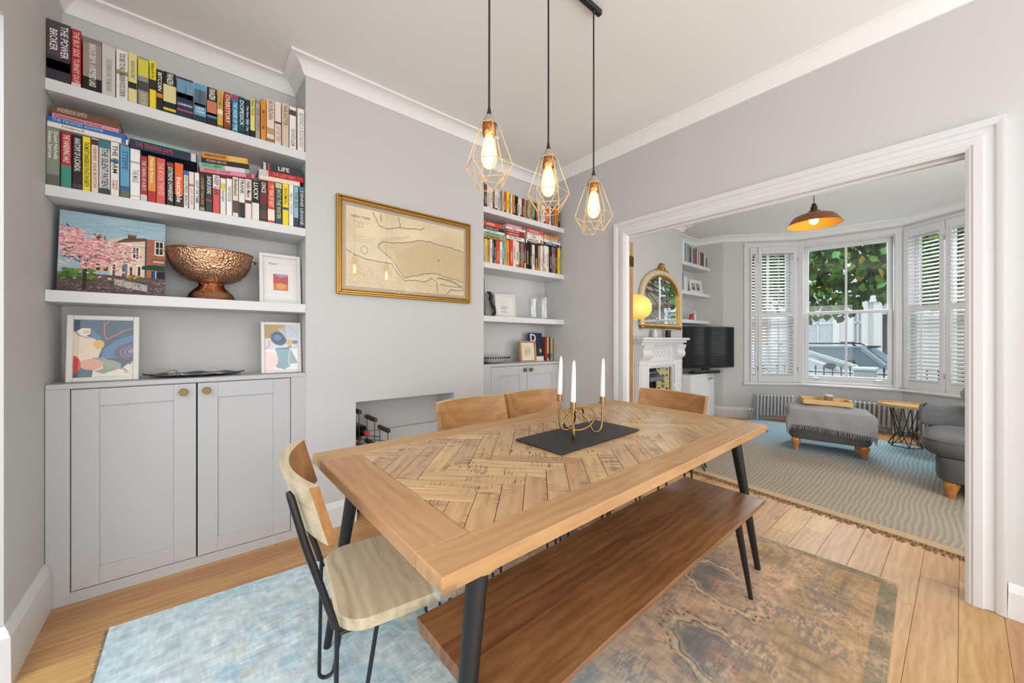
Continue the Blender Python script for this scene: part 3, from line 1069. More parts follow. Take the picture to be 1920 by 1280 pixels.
B_GEO = [(-498,37,255),(-459,31,248),(-426,30,248),(-395,24,251),(-368,22,251),(-344,35,249),(-307,27,254),(-278,32,252),(-244,34,247),(-209,24,223),(-183,28,231),(-153,32,229),(-116,27,221),(-87,33,228),(-52,18,197),(-32,20,197),(-10,19,198),(11,20,196),(34,27,200),(63,30,208),(95,24,201),(121,25,205),(148,25,220),(175,27,219),(203,29,223),(234,35,224),(271,35,234),(308,35,242),(345,33,241),(381,30,248),(413,23,249),(439,25,248),(466,30,252)]
B_STY = [('grey green', 'David Nicholls\nSweet Sorrow', 'eceae0', (.45, .95), [(0, .2, '5e6456')]), ('red', 'THE VANISHING HALF', 'f0e9e0', (.47, .97), [(0, .42, '3f8f80')]), ('black', 'ANATOMY OF A SCANDAL', 'e9e6e2', (.35, .95), [(.05, .12, '4a3557')]),
         ('yellow', 'THE MOST DANGEROUS PLACE ON EARTH', '2d2912', (.1, .9), []), ('cream', 'HEAVEN  JULIE BUXTON', 'b33a34', (.1, .85), [(.88, .98, '3a2f30')]), ('pale grey', 'THE SILENT PATIENT', '233a44', (.1, .85), [(.86, 1, '3d7385'), (0, .12, '2a3c44')]),
         ('white', 'THE FARM', '26221f', (.4, .97), [(.62, .68, '3b6fa0')]), ('sky blue', 'STEPPE', '2b5e83', (.55, .9), [(0, .16, '5c6b4a'), (.16, .24, '2f5b86')]), ('off-white', 'THE MASS', '7f8c88', (.35, .6), [(.72, .76, '9fb7b2'), (.08, .1, 'a9bdb8')]),
         ('dark red', 'THE TAKING OF A BOY', 'e7c8bd', (.25, .9), [(0, .16, 'cfc6c2')]), ('orange', 'Nobody Knows', 'f1e9c9', (.42, .95), [(0, .26, 'b3242c')]), ('coral', 'THE BOOK THIEVES', 'efb3a8', (.2, .9), []),
         ('black', 'EXTREME OWNERSHIP', 'e5e2dd', (.12, .88), [(.9, .97, 'a3302e')]), ('bright orange', 'Insatiable', 'f4ece2', (.1, .72), [(.02, .3, '2b2523')]), ('white', 'ON CHESIL BEACH', '6a5a4f', (.1, .85), [(.88, 1, '3566a8')]),
         ('pinkish white', 'JOY OF LIFE', 'b2776d', (.1, .6), [(.62, .68, 'b2776d')]), ('white', 'OUT OF TIME', '4a4441', (.2, .8), []), ('dark brown', 'COLDER THAN ICE', 'b49b62', (.2, .9), [(.04, .12, 'a3917a')]),
         ('charcoal', 'SHOE DOG', 'e9e5df', (.5, .95), [(.3, .36, 'a33130')]), ('coral', 'KEEP SAFE', '2c2626', (.5, .97), [(.66, 1, 'ece5dc')]), ('white', 'Starlight', '77706a', (.3, .75), [(.7, .86, 'd8c64e')]),
         ('off-white', 'THE PORPOISE', '8f8a84', (.4, .8), []), ('cream', 'Brideshead', '37302b', (.55, .95), [(.12, .42, '574b42')]), ('white', 'FRANK', '1d1b1b', (.62, .97), [(0, .4, '2b2828')]),
         ('pinkish white', 'Hello Mum', '3d3532', (.55, .95), [(.4, .48, '5a3d36')]), ('white', 'LUCKY', 'f1ede7', (.55, .97), [(.46, 1, '1c1a1b')]), ('dark brown', 'ONCE', 'e6e1da', (.72, .97), [(.45, .7, '6d2a35'), (.1, .3, '5a4432')]),
         ('red orange', 'MY YEAR OF REST', 'f1d8c9', (.4, .92), [(.08, .34, 'ece0d2')]), ('dark teal', 'INTO THE WATER', 'd7c68a', (.15, .85), [(.88, 1, 'cdb892')]), ('yellow', 'ANIMAL', 'a8781d', (.5, .9), [(.38, .44, '38506b')]),
         ('off-white', 'SMALL THINGS', 'b3aca4', (.3, .8), []), ('light blue', 'THE SEA', '3f5f6c', (.45, .9), [(0, .25, '2f3f47')]), ('charcoal', 'DENNIS LEHANE', 'cfd5d6', (.1, .9), [(.9, 1, '4c7d97')])]
for i, ((x, w_, h), (cn, ti, tc, f, bd)) in enumerate(zip(B_GEO, B_STY)):
    o = book(w_ / 1000 - .001, h / 1000, .14, cn, L(x / 1000, 2.53 + (i * 11 % 6) * .002, 1.823),
             '%s book, %s upright from the left on the middle left-alcove shelf' % (cn, ORD[i]), 'upright books on the middle left shelf', ti, tc, f, bd)
    if i == 6:
        text('JOANNE\nRAMOS', o, 'a8332d', Matrix.Translation((w_ / 2000, -.0012, .055)) @ DOWN, .075, .017)
G = 'lying books on the middle left shelf'
lying(-.496, -.25, 2.0795, .0225, .15, 'white', 'white book lying flat with red title, bottom of the left stack', G, 'Foolproof', 'b5302c', y=2.528, f=(.1, .5), bands=[(.91, .97, '3d5f9c')])
lying(-.498, -.258, 2.1025, .0225, .15, 'blue', 'blue book lying flat, second from the bottom of the left stack', G, 'THE TRUSTED ADVISOR', 'a9cbe6', y=2.53, f=(.06, .7))
lying(-.484, -.28, 2.1255, .0195, .14, 'pink', 'pink book lying flat under the brown one on the left stack', G, 'Conversations on Love', '6a2f3d', y=2.534, f=(.04, .72))
lying(-.485, -.279, 2.1455, .034, .14, 'brown', 'thick brown book lying on top of the left stack', G, 'ANDERSON SMITH', 'cdb9ac', y=2.534, f=(.08, .5))
lying(-.246, .0, 2.0715, .042, .16, 'navy', 'thick navy book lying flat across the red spines', G, 'THE TRADING GAME', 'a9423f', y=2.53, f=(.08, .62), bands=[(.9, .98, 'c9c5c0')])
lying(-.235, -.03, 2.1145, .009, .15, 'mint green', 'thin green book lying on the thick navy one', G, y=2.533)
lying(.012, .245, 2.0305, .022, .14, 'pink', 'pink book lying flat under the mint green one', G, 'GHOST LOVER', '8c2b45', 6.5, y=2.528, f=(.06, .55), bands=[(.84, .96, 'b23a4e')])
lying(.008, .225, 2.053, .0245, .14, 'mint green', 'mint green book lying between the pink and black ones', G, 'CAROLE LOMBARD', '3b6b57', 6.5, y=2.531, f=(.05, .45), bands=[(.5, .9, 'd9cdd2')])
lying(.022, .224, 2.0795, .026, .14, 'black', 'black book lying flat under the orange one', G, 'WOMAN ABROAD', 'b9a98f', 6.5, y=2.53, f=(.08, .5))
lying(.021, .219, 2.106, .03, .14, 'orange', 'orange book lying on top of the middle stack', G, 'BARBARA KINGSOLVER', '4a3416', 6.5, y=2.53, f=(.04, .5), bands=[(.56, .96, 'ddb04a')])
lying(.266, .47, 2.062, .024, .14, 'cream', 'cream book lying at the bottom of the right stack', G, None, 'f0ece6', 3.2, y=2.528)
lying(.266, .49, 2.087, .032, .14, 'red', 'red book lying flat in the right stack under the black one', G, 'THE LAST DAY', 'd9807a', 3.2, y=2.53, f=(.3, .8), bands=[(.0, .2, 'c9c2c2')])
lying(.288, .486, 2.1205, .042, .14, 'charcoal', 'dark patterned book lying on top of the right stack', G, 'LIFE', 'ece8e2', 3.2, y=2.53, f=(.36, .64), bands=[(.0, .06, 'c9c4c0'), (.1, .16, 'a8434a')])

C_GEO = [(1825,23,222),(1849,30,216),(1880,30,205),(1912,23,199),(1937,20,198),(1959,27,198),(1988,29,199),(2019,25,200),(2045,18,202),(2065,25,202),(2092,30,213),(2124,18,192),(2144,22,194),(2168,20,197),(2190,17,204),(2209,20,195),(2231,27,184),(2260,23,187),(2285,25,193),(2312,21,195),(2335,14,184),(2351,22,197),(2375,30,206),(2407,16,195),(2425,25,194),(2452,25,188),(2479,20,191),(2502,23,193),(2527,31,187),(2561,27,192),(2591,23,195),(2617,19,198),(2638,34,201),(2674,20,205),(2696,20,210),(2719,38,218),(2759,33,235)]
C_COL = 'charcoal,brown,white,off-white,maroon,white,pale grey,grey green,beige,red orange,yellow,maroon,off-white,orange,black,charcoal,cream,cream,maroon,mustard,steel blue,grey green,orange,teal,dark brown,brown,cream,lilac grey,cream,white,bright orange,dark brown,pinkish white,maroon,tan,orange,black'.split(',')
D_X = [(1825,11),(1838,15),(1854,26),(1882,25),(1908,22),(1932,20),(1954,20),(1976,40),(2017,23),(2042,21),(2065,21),(2088,41),(2131,35),(2168,35),(2205,36),(2243,21),(2266,17),(2285,21),(2308,21),(2331,44),(2377,24),(2403,35),(2440,47),(2489,23),(2514,27),(2544,27),(2573,24),(2599,37),(2638,34),(2674,29),(2705,25),(2732,25),(2759,30)]
D_COL = 'orange,grey,yellow,tan,white,dark teal,black,red orange,off-white,teal,mint green,orange,red orange,pinkish white,cream,brown,grey,dark red,dark brown,black,charcoal,cream,black,tan,pinkish white,lilac grey,white,cream,black,steel blue,red,navy,yellow'.split(',')
PANELC = ['d8d2c8', '3a3331', 'b7772f', '7d8b92', 'e3dccf', '5f2a2a', 'c9b25a', '2f4a55']
LIGHTC = {'white', 'off-white', 'cream', 'beige', 'pinkish white', 'pale grey', 'yellow', 'orange', 'mustard', 'lilac grey', 'light blue', 'tan', 'mint green'}


def spine_marks(cn, k):
    dark = cn in LIGHTC
    a_ = random.uniform(.12, .35)
    return (a_, a_ + random.uniform(.3, .55), ['4a3f3a', '6a3030', '3d4a55'][k % 3] if dark else ['d9d2c4', 'cdb26a', 'c9c4c0'][k % 3])


for (x, w_, h), cn, k in zip(C_GEO, C_COL, range(99)):
    xs = 1.8 + (x / 1000 - 1.825) * .965
    bd = [(.03, random.uniform(.09, .2), PANELC[k * 5 % 8])] if k % 4 == 1 else []
    book(w_ * .000965 - .001, h / 1000 * .92, .14, cn, L(xs, 2.53 + (k * 7 % 5) * .003, 2.258), '%s book, %s from the left on the top right-alcove shelf' % (cn, ORD[k]), 'books on the top right shelf', bands=bd, marks=spine_marks(cn, k))
for (x, w_), cn, k in zip(D_X, D_COL, range(99)):
    xs = 1.8 + (x / 1000 - 1.825) * .965
    h = .205 if x < 2060 else .238 if x < 2300 else .242 if x < 2500 else .258 if x < 2750 else .285
    h -= random.choice((0, .002, .006, .01))
    bd = [(.03, random.uniform(.1, .25), PANELC[k * 3 % 8])] if k % 4 == 2 else []
    book(w_ * .000965 - .001, h, .14, cn, L(xs, 2.53 + (k * 5 % 4) * .003, 1.805), '%s book, %s upright from the left on the middle right-alcove shelf' % (cn, ORD[k]), 'upright books on the middle right shelf', bands=bd, marks=spine_marks(cn, k))
G = 'lying books on the middle right shelf'
PLACE = ['left', 'second', 'third', 'right']
for si, (x0, zb, items) in enumerate(((1.80, 2.011, [('tan', .24, .026), ('mint green', .24, .026), ('white', .235, .02), ('navy', .235, .024), ('red orange', .2, .036)]),
                                      (2.045, 2.044, [('off-white', .24, .03), ('dark red', .215, .03), ('red', .21, .024), ('white', .225, .018), ('pink', .21, .026)]),
                                      (2.29, 2.048, [('dark brown', .2, .018), ('cream', .2, .028), ('white', .205, .026), ('off-white', .2, .02), ('coral', .205, .036)]),
                                      (2.50, 2.064, [('navy', .235, .027), ('white', .23, .024), ('beige', .215, .02), ('orange', .2, .024)]))):
    for k, (cn, ln, t_) in enumerate(items):
        xo = x0 + random.uniform(0, .012)
        lying(xo, xo + ln, zb, t_, .15, cn, '%s book lying %s from the bottom in the %s stack of the right alcove' % (cn, ORD[k], PLACE[si]), G,
              y=2.525 + random.uniform(0, .01), bands=[(.86, .93, PANELC[(k * 3 + si) % 8])] if (k + si) % 2 else [], title=['NOVEMBER ROAD', 'THE LONG CALL', 'CASE STUDY', 'MAGPIE LANE', 'APRIL'][(k + si) % 5], tcol='4a3f3a' if cn in LIGHTC else 'd9d2c4', f=(.1, .7))
        zb += t_ + .0006

# ================================================================ PICTURES AND DECORATION
def framed(name, label, cat, w, h, fw, depth, fmat, mat_print, M, inset=0.0, mount=None, gl=True, group=None, sill=None):
    """picture frame in the XZ plane, bottom centre at the origin, facing -y"""
    t = thing(name, label, cat, M, group)
    f = MB(); f.frame(-w / 2, 0, w / 2, h, fw, 0, depth, .003); f.build('frame', fmat, t)
    b = MB(); b.box(-w / 2 + fw, depth * .55, fw, w / 2 - fw, depth * .9, h - fw); b.build('mount', mount or paint('white_mount', 'eeece8', .8, .01, 0), t)
    if mat_print is not None:
        iw, ih = w - 2 * fw - 2 * inset, h - 2 * fw - 2 * inset
        picture(mat_print, iw, ih, t, Matrix.Translation((0, depth * .55 - .001, fw + inset)))
    if gl:
        g = MB(); g.box(-w / 2 + fw, depth * .3, fw, w / 2 - fw, depth * .3 + .0015, h - fw); g.build('glass_pane', GLAZE, t)
    return t


GLAZE = glass('picture_glass', (1, 1, 1, 1), 0, 1.5, True, .9)
WFRAME = paint('white_frame', 'dedbd6', .45, .02, .02)

# ---- street painting with a pink blossom tree, unframed canvas
c = Canvas(420, 460, '9db9c6')
r = np.random.default_rng(3)
for k in range(60):
    c.ell(r.random(), r.random() * .4, .16, .012, ['8fb0c0', 'a9c3cd', 'b6ccd3'][k % 3], .5, r.normal(0, .1))
c.poly([(.45, .33), (.52, .27), (.78, .24), (.80, .3), (.80, .82), (.45, .82)], 'd9c6a8')
c.poly([(.48, .34), (.6, .26), (.80, .23), (.80, .27)], '6b4f45')
c.rect(.5, .33, .8, .345, 'efe4d2')
for k in range(18):
    c.rect(.5 + k * .0167, .345, .507 + k * .0167, .365, '8a6f5e')
c.poly([(.80, .24), (1, .24), (1, .98), (.80, .98)], 'a5644c')
for k in range(70):
    y = .25 + r.random() * .45
    c.rect(.81 + r.random() * .17, y, .84 + r.random() * .16, y + .006, ['b5745a', '8f5140', 'bb7f66'][k % 3], .7)
for (x0, y0, x1, y1) in ((.53, .38, .565, .47), (.675, .37, .725, .52), (.9, .26, .975, .43)):
    c.rect(x0 - .012, y0 - .012, x1 + .012, y1 + .015, 'efe7da'); c.rect(x0, y0, x1, y1, '2f2a2b')
    c.rect((x0 + x1) / 2 - .004, y0, (x0 + x1) / 2 + .004, y1, 'e9e2d6'); c.rect(x0, (y0 + y1) / 2 - .004, x1, (y0 + y1) / 2 + .004, 'e9e2d6')
c.rect(.79, .24, .805, .95, '2b3f63')
for x in (.36, .32): c.rect(x, .27, x + .05, .33, '5d4038')
c.rect(.62, .22, .70, .27, '5b4136'); c.rect(.615, .2, .705, .225, '8f6f52'); c.rect(.30, .25, .37, .29, '5b4136')
c.rect(.86, .5, 1, .56, '6b4a3c'); c.rect(.87, .52, .99, .55, 'cfa58d')
c.poly([(.74, .62), (.84, .585), (1, .58), (1, .655), (.76, .655)], '23412b')
c.rect(.86, .66, 1, .92, '1b1a22'); c.rect(.87, .66, .9, .9, '2c4a7d'); c.rect(.9, .66, .91, .9, 'cfd3d8')
for x in (.47, .56, .63, .71): c.rect(x, .6, x + .05, .78, 'efe3cf'); c.rect(x + .012, .62, x + .038, .76, '3a3432')
c.rect(.585, .6, .62, .82, '6d7886'); c.rect(.2, .6, .45, .72, 'c9ae86')
for x in (.26, .33, .4): c.rect(x, .63, x + .035, .71, '3b3330')
c.rect(.0, .76, 1, 1, '5a4a48'); c.poly([(.5, .8), (.82, .86), (.82, .95), (.5, .88)], 'b5aaa2')
for k in range(260):
    x, y = r.random(), .79 + r.random() * .2
    c.line([(x, y), (x + r.normal(0, .04), y + r.normal(0, .02))], .005, ['2b2224', '8a7d78', 'c4bbb4', '463636'][k % 4], .8)
for k in range(60):
    c.ell(.02 + r.random() * .3, .72 + r.random() * .12, .03, .022, ['3f6a2e', '55803a', '2f4f28', '7c8a34'][k % 4], .8)
for k in range(26):
    c.ell(.62 + r.random() * .14, .74 + r.random() * .04, .016, .012, ['c9772f', 'd6973b', '4f6b2c'][k % 3], .9)
c.line([(.23, .95), (.235, .62), (.16, .52), (.05, .48)], .035, '3b2526'); c.line([(.235, .64), (.3, .5), (.4, .42)], .014, '3b2526')
c.line([(.235, .66), (.12, .57), (.03, .57)], .012, '3b2526'); c.line([(.16, .32), (.1, .22), (.06, .17)], .012, '4b3434'); c.line([(.3, .55), (.5, .5), (.7, .55)], .01, '4b3434')
for k in range(900):
    x = min(.78, abs(r.normal(.28, .2))); y = .48 + r.normal(0, .1) - .1 * (x < .2) * r.random() * 2
    if y < .16 + x * .3: continue
    c.ell(x, y, .012 + r.random() * .02, .006 + r.random() * .01, ['e6a3aa', 'edb9b6', 'd98792', 'f0cfc6', 'cf7482', 'eac2b0'][k % 6], .85, r.normal(0, .5))
for k in range(140):
    x, y = .03 + r.random() * .68, .38 + r.random() * .24
    c.line([(x, y), (x + r.normal(0, .03), y + r.normal(0, .012))], .005, '4a3032', .8)
c.noise(.06, 120)
t = thing('canvas_painting', 'unframed street painting with a pink blossom tree, leaning under the shelf', 'painting', L(-.302, 2.575, 1.3725, 0, math.radians(-9)))
b = MB(); b.box(-.178, 0, 0, .178, .03, .385, .003); b.build('canvas', paint('painted_canvas_edge', '8fa6ad', .8, .2, .2), t)
picture(imgmat('street_painting', c.a, .55, .4), .354, .383, t, Matrix.Translation((0, -.0008, .001)))

# ---- large abstract print, left, on the cabinet
c = Canvas(320, 400, '2f5568')
c.noise(.12, 20)
c.poly([(0, .2), (.2, .28), (.36, .34), (.46, .5), (.4, .66), (.2, .74), (0, .74)], 'e9d3b8'); c.ell(.2, .48, .24, .2, 'e9d3b8')
c.poly([(.03, .2), (.14, .14), (.27, .15), (.27, .24), (.2, .28), (.1, .26)], 'f0e0cf'); c.ell(.2, .21, .06, .04, 'e6b7a0')
c.line([(.02, .2), (.08, .27), (.2, .31), (.28, .3)], .014, '2a7184')
c.poly([(.5, .5), (.7, .36), (1, .25), (1, .8), (.7, .8), (.45, .66)], '4d77a6'); c.poly([(.28, .16), (.45, .3), (.4, .36), (.28, .3)], '4d77a6')
c.ell(.41, .43, .09, .1, 'e3b73f', 1, 0, .06)
c.line([(.58, 0), (.49, .08), (.5, .25), (.54, .34), (.62, .3), (.8, .19), (1, .13)], .024, 'd9513e')
for k in range(9):
    c.ell(1.0, .55, .34 - k * .03, .2 - k * .018, ['54404a', '6d5a63', '3f3c52', '8b8793', '4b4048', '5d6f96', '7f7f92', '3e3a4a', '9a97a3'][k], .9, -.25)
c.poly([(.35, .68), (.55, .66), (.8, .72), (.95, .8), (1, .72), (1, 1), (.3, 1)], 'e8dcc9'); c.poly([(.33, .9), (.5, .85), (.3, .66), (.55, .67), (.82, .77), (.72, .88), (.48, .95)], '8b9488')
c.poly([(.5, .66), (1, .72), (.8, .86)], '34525e'); c.ell(.6, .78, .2, .085, '98a094', 1, .2)
c.ell(.29, .78, .2, .12, 'e0a487'); c.ell(-.02, .78, .14, .2, 'cf3a1c')
for k in range(5): c.line([(.74, .86), (.84 + k * .02, .84 + k * .02), (.86 + k * .015, .95)], .005, '6d5f63')
c.rect(0, .0, 1, .004, '777777'); c.noise(.05, 90)
framed('picture_frame', 'large white-framed abstract print with blue, peach and red shapes on the cabinet', 'picture', .235, .308, .021, .022, WFRAME,
       imgmat('abstract_print', c.a, .5), L(-.336, 2.57, .9655, 0, math.radians(-6)), gl=True)
# ---- small abstract print, right
c = Canvas(260, 360, 'd5d6d9')
c.rect(0, 0, .62, .3, 'b18d52'); c.ell(.12, .8, .3, .3, 'dcb9b0'); c.ell(.75, .15, .3, .2, 'b9bfd0', .7)
for k in range(10): c.ell(.42, .3, .25 - k * .012, .2 - k * .01, ['2f3d63', '3f4a70', '55608a', '2b3350'][k % 4], .8, .4 + k * .2)
c.ell(.38, .28, .12, .1, '4f83ad'); c.line([(.25, .25), (.5, .42)], .02, '8f4a5a')
c.poly([(.3, .52), (.72, .5), (.95, .82), (.75, .86), (.6, 1), (.35, .95), (.4, .75)], '2a7688', .95); c.poly([(.7, .55), (.8, .55), (1, .85), (.72, .88)], '5f7f80')
c.ell(.76, .38, .12, .1, 'dcb868'); c.ell(.92, .38, .09, .06, '7483a0'); c.ell(.76, .48, .05, .03, '6a6f74')
c.line([(.42, .08), (.5, .14), (.65, .3)], .018, 'e6e2e4'); c.line([(.78, .52), (.72, .7), (.7, .85), (.8, .92)], .016, 'c3dbe0'); c.line([(.02, .55), (.15, .45), (.12, .35)], .015, 'c04a3a')
for k in range(14): c.ell(.35 + k * .03, .9 + (k % 3) * .02, .025, .03, '2a6f80')
c.noise(.1, 50)
framed('picture_frame', 'small white-framed abstract print with teal and navy blots at the cabinet\'s right end', 'picture', .205, .302, .018, .02, WFRAME,
       imgmat('teal_print', c.a, .5), L(.386, 2.58, .9655, 0, math.radians(-6)))
# ---- white frame with the orange sun
c = Canvas(260, 360, 'dedbd6')
c.rect(.1, .07, .9, .94, 'e6e3de'); c.line([(.1, .13), (.9, .13)], .006, '9d9a96')
c.rect(.29, .38, .73, .76, 'b7352f'); c.poly([(.29, .38), (.5, .46), (.73, .42), (.73, .38)], 'b08aa8'); c.rect(.29, .6, .73, .76, 'd06a30')
c.ell(.52, .66, .15, .1, 'dc9445'); c.noise(.02, 40)
t = framed('picture_frame', 'white-framed print of an orange sun beside the copper bowl', 'picture', .212, .30, .02, .02, WFRAME,
           imgmat('sun_print', c.a, .5), L(.381, 2.585, 1.3725, 0, math.radians(-6)))
text('Regent', t, '2a2a2a', Matrix.Translation((-.035, .0095, .24)) @ FLAT, .045, .012)

# ---- hammered copper punch bowl (oval) with two ring handles
COPPER = metal('hammered_copper', 'bd9274', .17, .12, 95)
COPPER2 = metal('polished_copper', 'b98462', .12, .1)
t = thing('punch_bowl', 'large hammered copper punch bowl on a flared foot', 'bowl', L(.06, 2.63, 1.3725) @ Matrix.Diagonal((1, .66, 1, 1)))
b = MB()
b.lathe([(.058, .092), (.088, .098), (.125, .118), (.155, .15), (.176, .195), (.184, .24), (.186, .262), (.180, .262), (.176, .24), (.168, .197), (.147, .155), (.115, .126), (.06, .108), (0, .106)], 56)
b.build('bowl', COPPER, t, smooth=50, fix=True)
b = MB(); b.lathe([(0, .0), (.112, 0), (.114, .008), (.106, .014), (.098, .03), (.096, .034), (.078, .055), (.060, .072), (.056, .084), (.062, .098), (.03, .1)], 48)
b.build('foot', COPPER2, t, smooth=40, fix=True)
b = MB(); b.tube([(.186 * math.cos(a), .186 * math.sin(a), .262) for a in np.linspace(0, 2 * PI, 56, endpoint=False)], .005, 8, True); b.build('rim', COPPER2, t, smooth=60)
for sx in (-1, 1):
    h = MB(); h.tube([(sx * .186, -.03, .245), (sx * .196, -.03, .24), (sx * .2, -.02, .225), (sx * .2, .02, .225), (sx * .196, .03, .24), (sx * .186, .03, .245)], .005, 8)
    h.build('ring_handle', COPPER2, t, smooth=60)

# ---- pewter platter with a small stone egg
t = thing('platter', 'long pewter platter with a ragged rim on the left cabinet', 'platter', L(.0, 2.655, .9645))
b = MB()
ra = [1 + .035 * math.sin(7 * a) + .03 * math.sin(13 * a + 1) for a in np.linspace(0, 2 * PI, 48, endpoint=False)]
b.grid(lambda u, v: (.205 * [.5, .86, 1, 1.0, .5][min(4, int(v * 4.01))] * ra[int(u * 48) % 48] * math.cos(2 * PI * u), .095 * [.5, .86, 1, 1.0, .5][min(4, int(v * 4.01))] * ra[int(u * 48) % 48] * math.sin(2 * PI * u),
                     [.004, .006, .018 + .004 * math.sin(9 * u * 6.28), .014, .0][min(4, int(v * 4.01))]), 48, 5, wrap_u=True)
b.build('dish', metal('pewter', '8b8d90', .38, .3, 60), t, smooth=50, fix=True)
b = MB(); b.prism([(.1 * math.cos(a), .046 * math.sin(a)) for a in np.linspace(0, 2 * PI, 24, endpoint=False)], .003, .0065); b.build('dish_centre', metal('pewter_2', '84868a', .4, .3, 60), t)
b = MB(); b.lathe([(0, -.018), (.01, -.0155), (.017, -.007), (.019, 0), (.016, .009), (.009, .015), (0, .0165)], 16, sx=1.25)
b.build('decorative_egg', paint('speckled_stone', '9a8f86', .3, .35, .1), None, L(-.098, 2.63, .9895), 60, 'small speckled stone egg resting on the pewter platter', 'ornament')

# ---- gilt-framed map over the fireplace
c = Canvas(760, 440, 'e6d2ac')
c.a *= (.94 + .12 * vnoise(760, 440, 6, 4))[..., None]
ink, soft = '6b5a3f', '9c8763'
man = [(.235, .43), (.27, .385), (.36, .37), (.48, .33), (.56, .28), (.66, .265), (.74, .285), (.86, .30), (1, .33), (1, .80), (.93, .77), (.8, .74), (.7, .71), (.62, .735), (.52, .79), (.44, .82), (.4, .73), (.34, .60), (.28, .52), (.235, .47)]
c.poly(man, 'dcc296', .9)
bk = [(0, .55), (.06, .6), (.14, .635), (.25, .65), (.34, .655), (.38, .75), (.44, .865), (.56, .84), (.62, .855), (.68, .79), (.73, .83), (.74, .99), (.0, .99)]
c.poly(bk, 'dfc79e', .9)
for pts in (man[:9], man[9:] + [man[0]], bk[:-1], [(.19, .02), (.22, .1), (.245, .185), (.3, .2), (.4, .15), (.5, .135), (.58, .12), (.62, .08)], [(.25, .02), (.255, .12)], [(.395, .02), (.41, .15)],
            [(.76, .86), (.88, .88), (.97, .87), (1, .9)], [(.83, .99), (.86, .93), (1, .92)], [(.73, .78), (.86, .78), (1, .86)], [(.75, .76), (.9, .82), (1, .9)]):
    jag = []
    for (xa, ya), (xb, yb) in zip(pts[:-1], pts[1:]):
        m_ = max(2, int(math.hypot(xb - xa, yb - ya) * 60))
        jag += [(xa + (xb - xa) * q / m_ + random.gauss(0, .0016), ya + (yb - ya) * q / m_ + random.gauss(0, .0035)) for q in range(m_)]
    c.line(jag + [pts[-1]], .0042, ink, .95); c.line([(x + .003, y + .006) for x, y in jag], .006, soft, .45)
c.ell(.13, .53, .025, .03, ink); c.ell(.13, .53, .022, .027, 'e6d2ac')
r = np.random.default_rng(8)
for k in range(75):
    x = .28 + k * .0098
    y0 = np.interp(x, [.235, .36, .56, .66, 1], [.43, .37, .28, .265, .33]); y1 = np.interp(x, [.235, .34, .44, .62, .7, 1], [.47, .6, .81, .735, .71, .79])
    c.line([(x, y0), (x + .004, y1)], .0015, soft, .6)
for k in range(22):
    y = .3 + k * .023
    x0 = .3 + max(0, (y - .45)) * .42
    c.line([(x0 + .03, y), (1, y + .012)], .0015, soft, .55)
for k in range(60):
    a = r.random() * 2.0; x0, y0 = r.random() * .68, .68 + r.random() * .3
    c.line([(x0, y0), (x0 + .09 * math.cos(a), y0 + .12 * math.sin(a))], .0015, soft, .55)
for k in range(55):
    x0 = .4 + r.random() * .45; c.ell(x0, .1 + r.random() * .2 + x0 * .03, .0018, .002, soft, .6)
for k in range(26): c.line([(.262 + k * .009, .382 - k * .0045), (.26 + k * .009, .35 - k * .0045)], .0016, ink, .8)
for (x0, y0, w_) in ((.05, .17, .13), (.055, .19, .1), (.04, .36, .17), (.05, .39, .14), (.05, .42, .15), (.85, .94, .1)):
    c.line([(x0, y0), (x0 + w_, y0 + .006)], .0022, soft, .7)
c.line([(.09, .2), (.09, .245), (.12, .245), (.12, .2), (.09, .2)], .002, soft)
c.rect(.745, .5, .752, .535, ink)
c.noise(.03, 200)
t = thing('framed_map', 'gilt-framed antique city map on the grey chimney breast', 'picture', L(1.160, 2.484, 1.4485))
fw, fh = .992, .624
f = MB()
f.frame(-fw / 2, 0, fw / 2, fh, .012, .0, .026, .003); f.frame(-fw / 2 + .012, .012, fw / 2 - .012, fh - .012, .016, .008, .026, .004)
f.frame(-fw / 2 + .028, .028, fw / 2 - .028, fh - .028, .008, .003, .026, .002); f.build('gilt_frame', GOLD, t)
b = MB(); b.box(-fw / 2 + .03, .016, .03, fw / 2 - .03, .022, fh - .03); b.build('mount', paint('grey_beige_mount', 'b9a793', .8, .02, 0), t)
picture(imgmat('map_print', c.a, .7), fw - .115, fh - .115, t, Matrix.Translation((0, .0155, .0575)))
text('NEW YORK', t, '5a4a36', Matrix.Translation((-.345, .0150, .505)) @ FLAT, .12, .018)
g = MB(); g.box(-fw / 2 + .034, .011, .034, fw / 2 - .034, .0125, fh - .034); g.build('glass_pane', GLAZE, t)

# ---- right alcove, lower shelves
BLK = paint('black_ceramic', '171312', .35, .15, .1)
t = thing('figurine', 'black and white cat-shaped ceramic figure half hidden by the chimney breast', 'ornament', L(1.905, 2.62, 1.3635))
b = MB()
b.tube([(.0, 0, .005), (-.005, 0, .05), (-.01, 0, .1), (-.015, 0, .15), (-.02, 0, .185), (-.02, 0, .2)], [.045, .052, .04, .032, .03, .012], 14)
b.build('body', paint('dappled_ceramic', '7a7672', .4, .7, .2), t, smooth=60)
b = MB(); b.tube([(.035, .0, .005), (.055, 0, .04), (.052, 0, .08), (.035, 0, .115), (.04, 0, .15), (.05, 0, .18), (.035, 0, .205), (.01, 0, .21)], [.024, .042, .038, .022, .017, .018, .016, .009], 12)
b.build('tail', BLK, t, smooth=60)
b = MB(); b.tube([(-.03, 0, .19), (-.03, 0, .25), (-.028, 0, .33)], [.012, .009, .006], 10); b.build('neck', paint('grey_ceramic', '6c6b6a', .4, .2, .1), t, smooth=60)
c = Canvas(200, 240, 'e9e7e3')
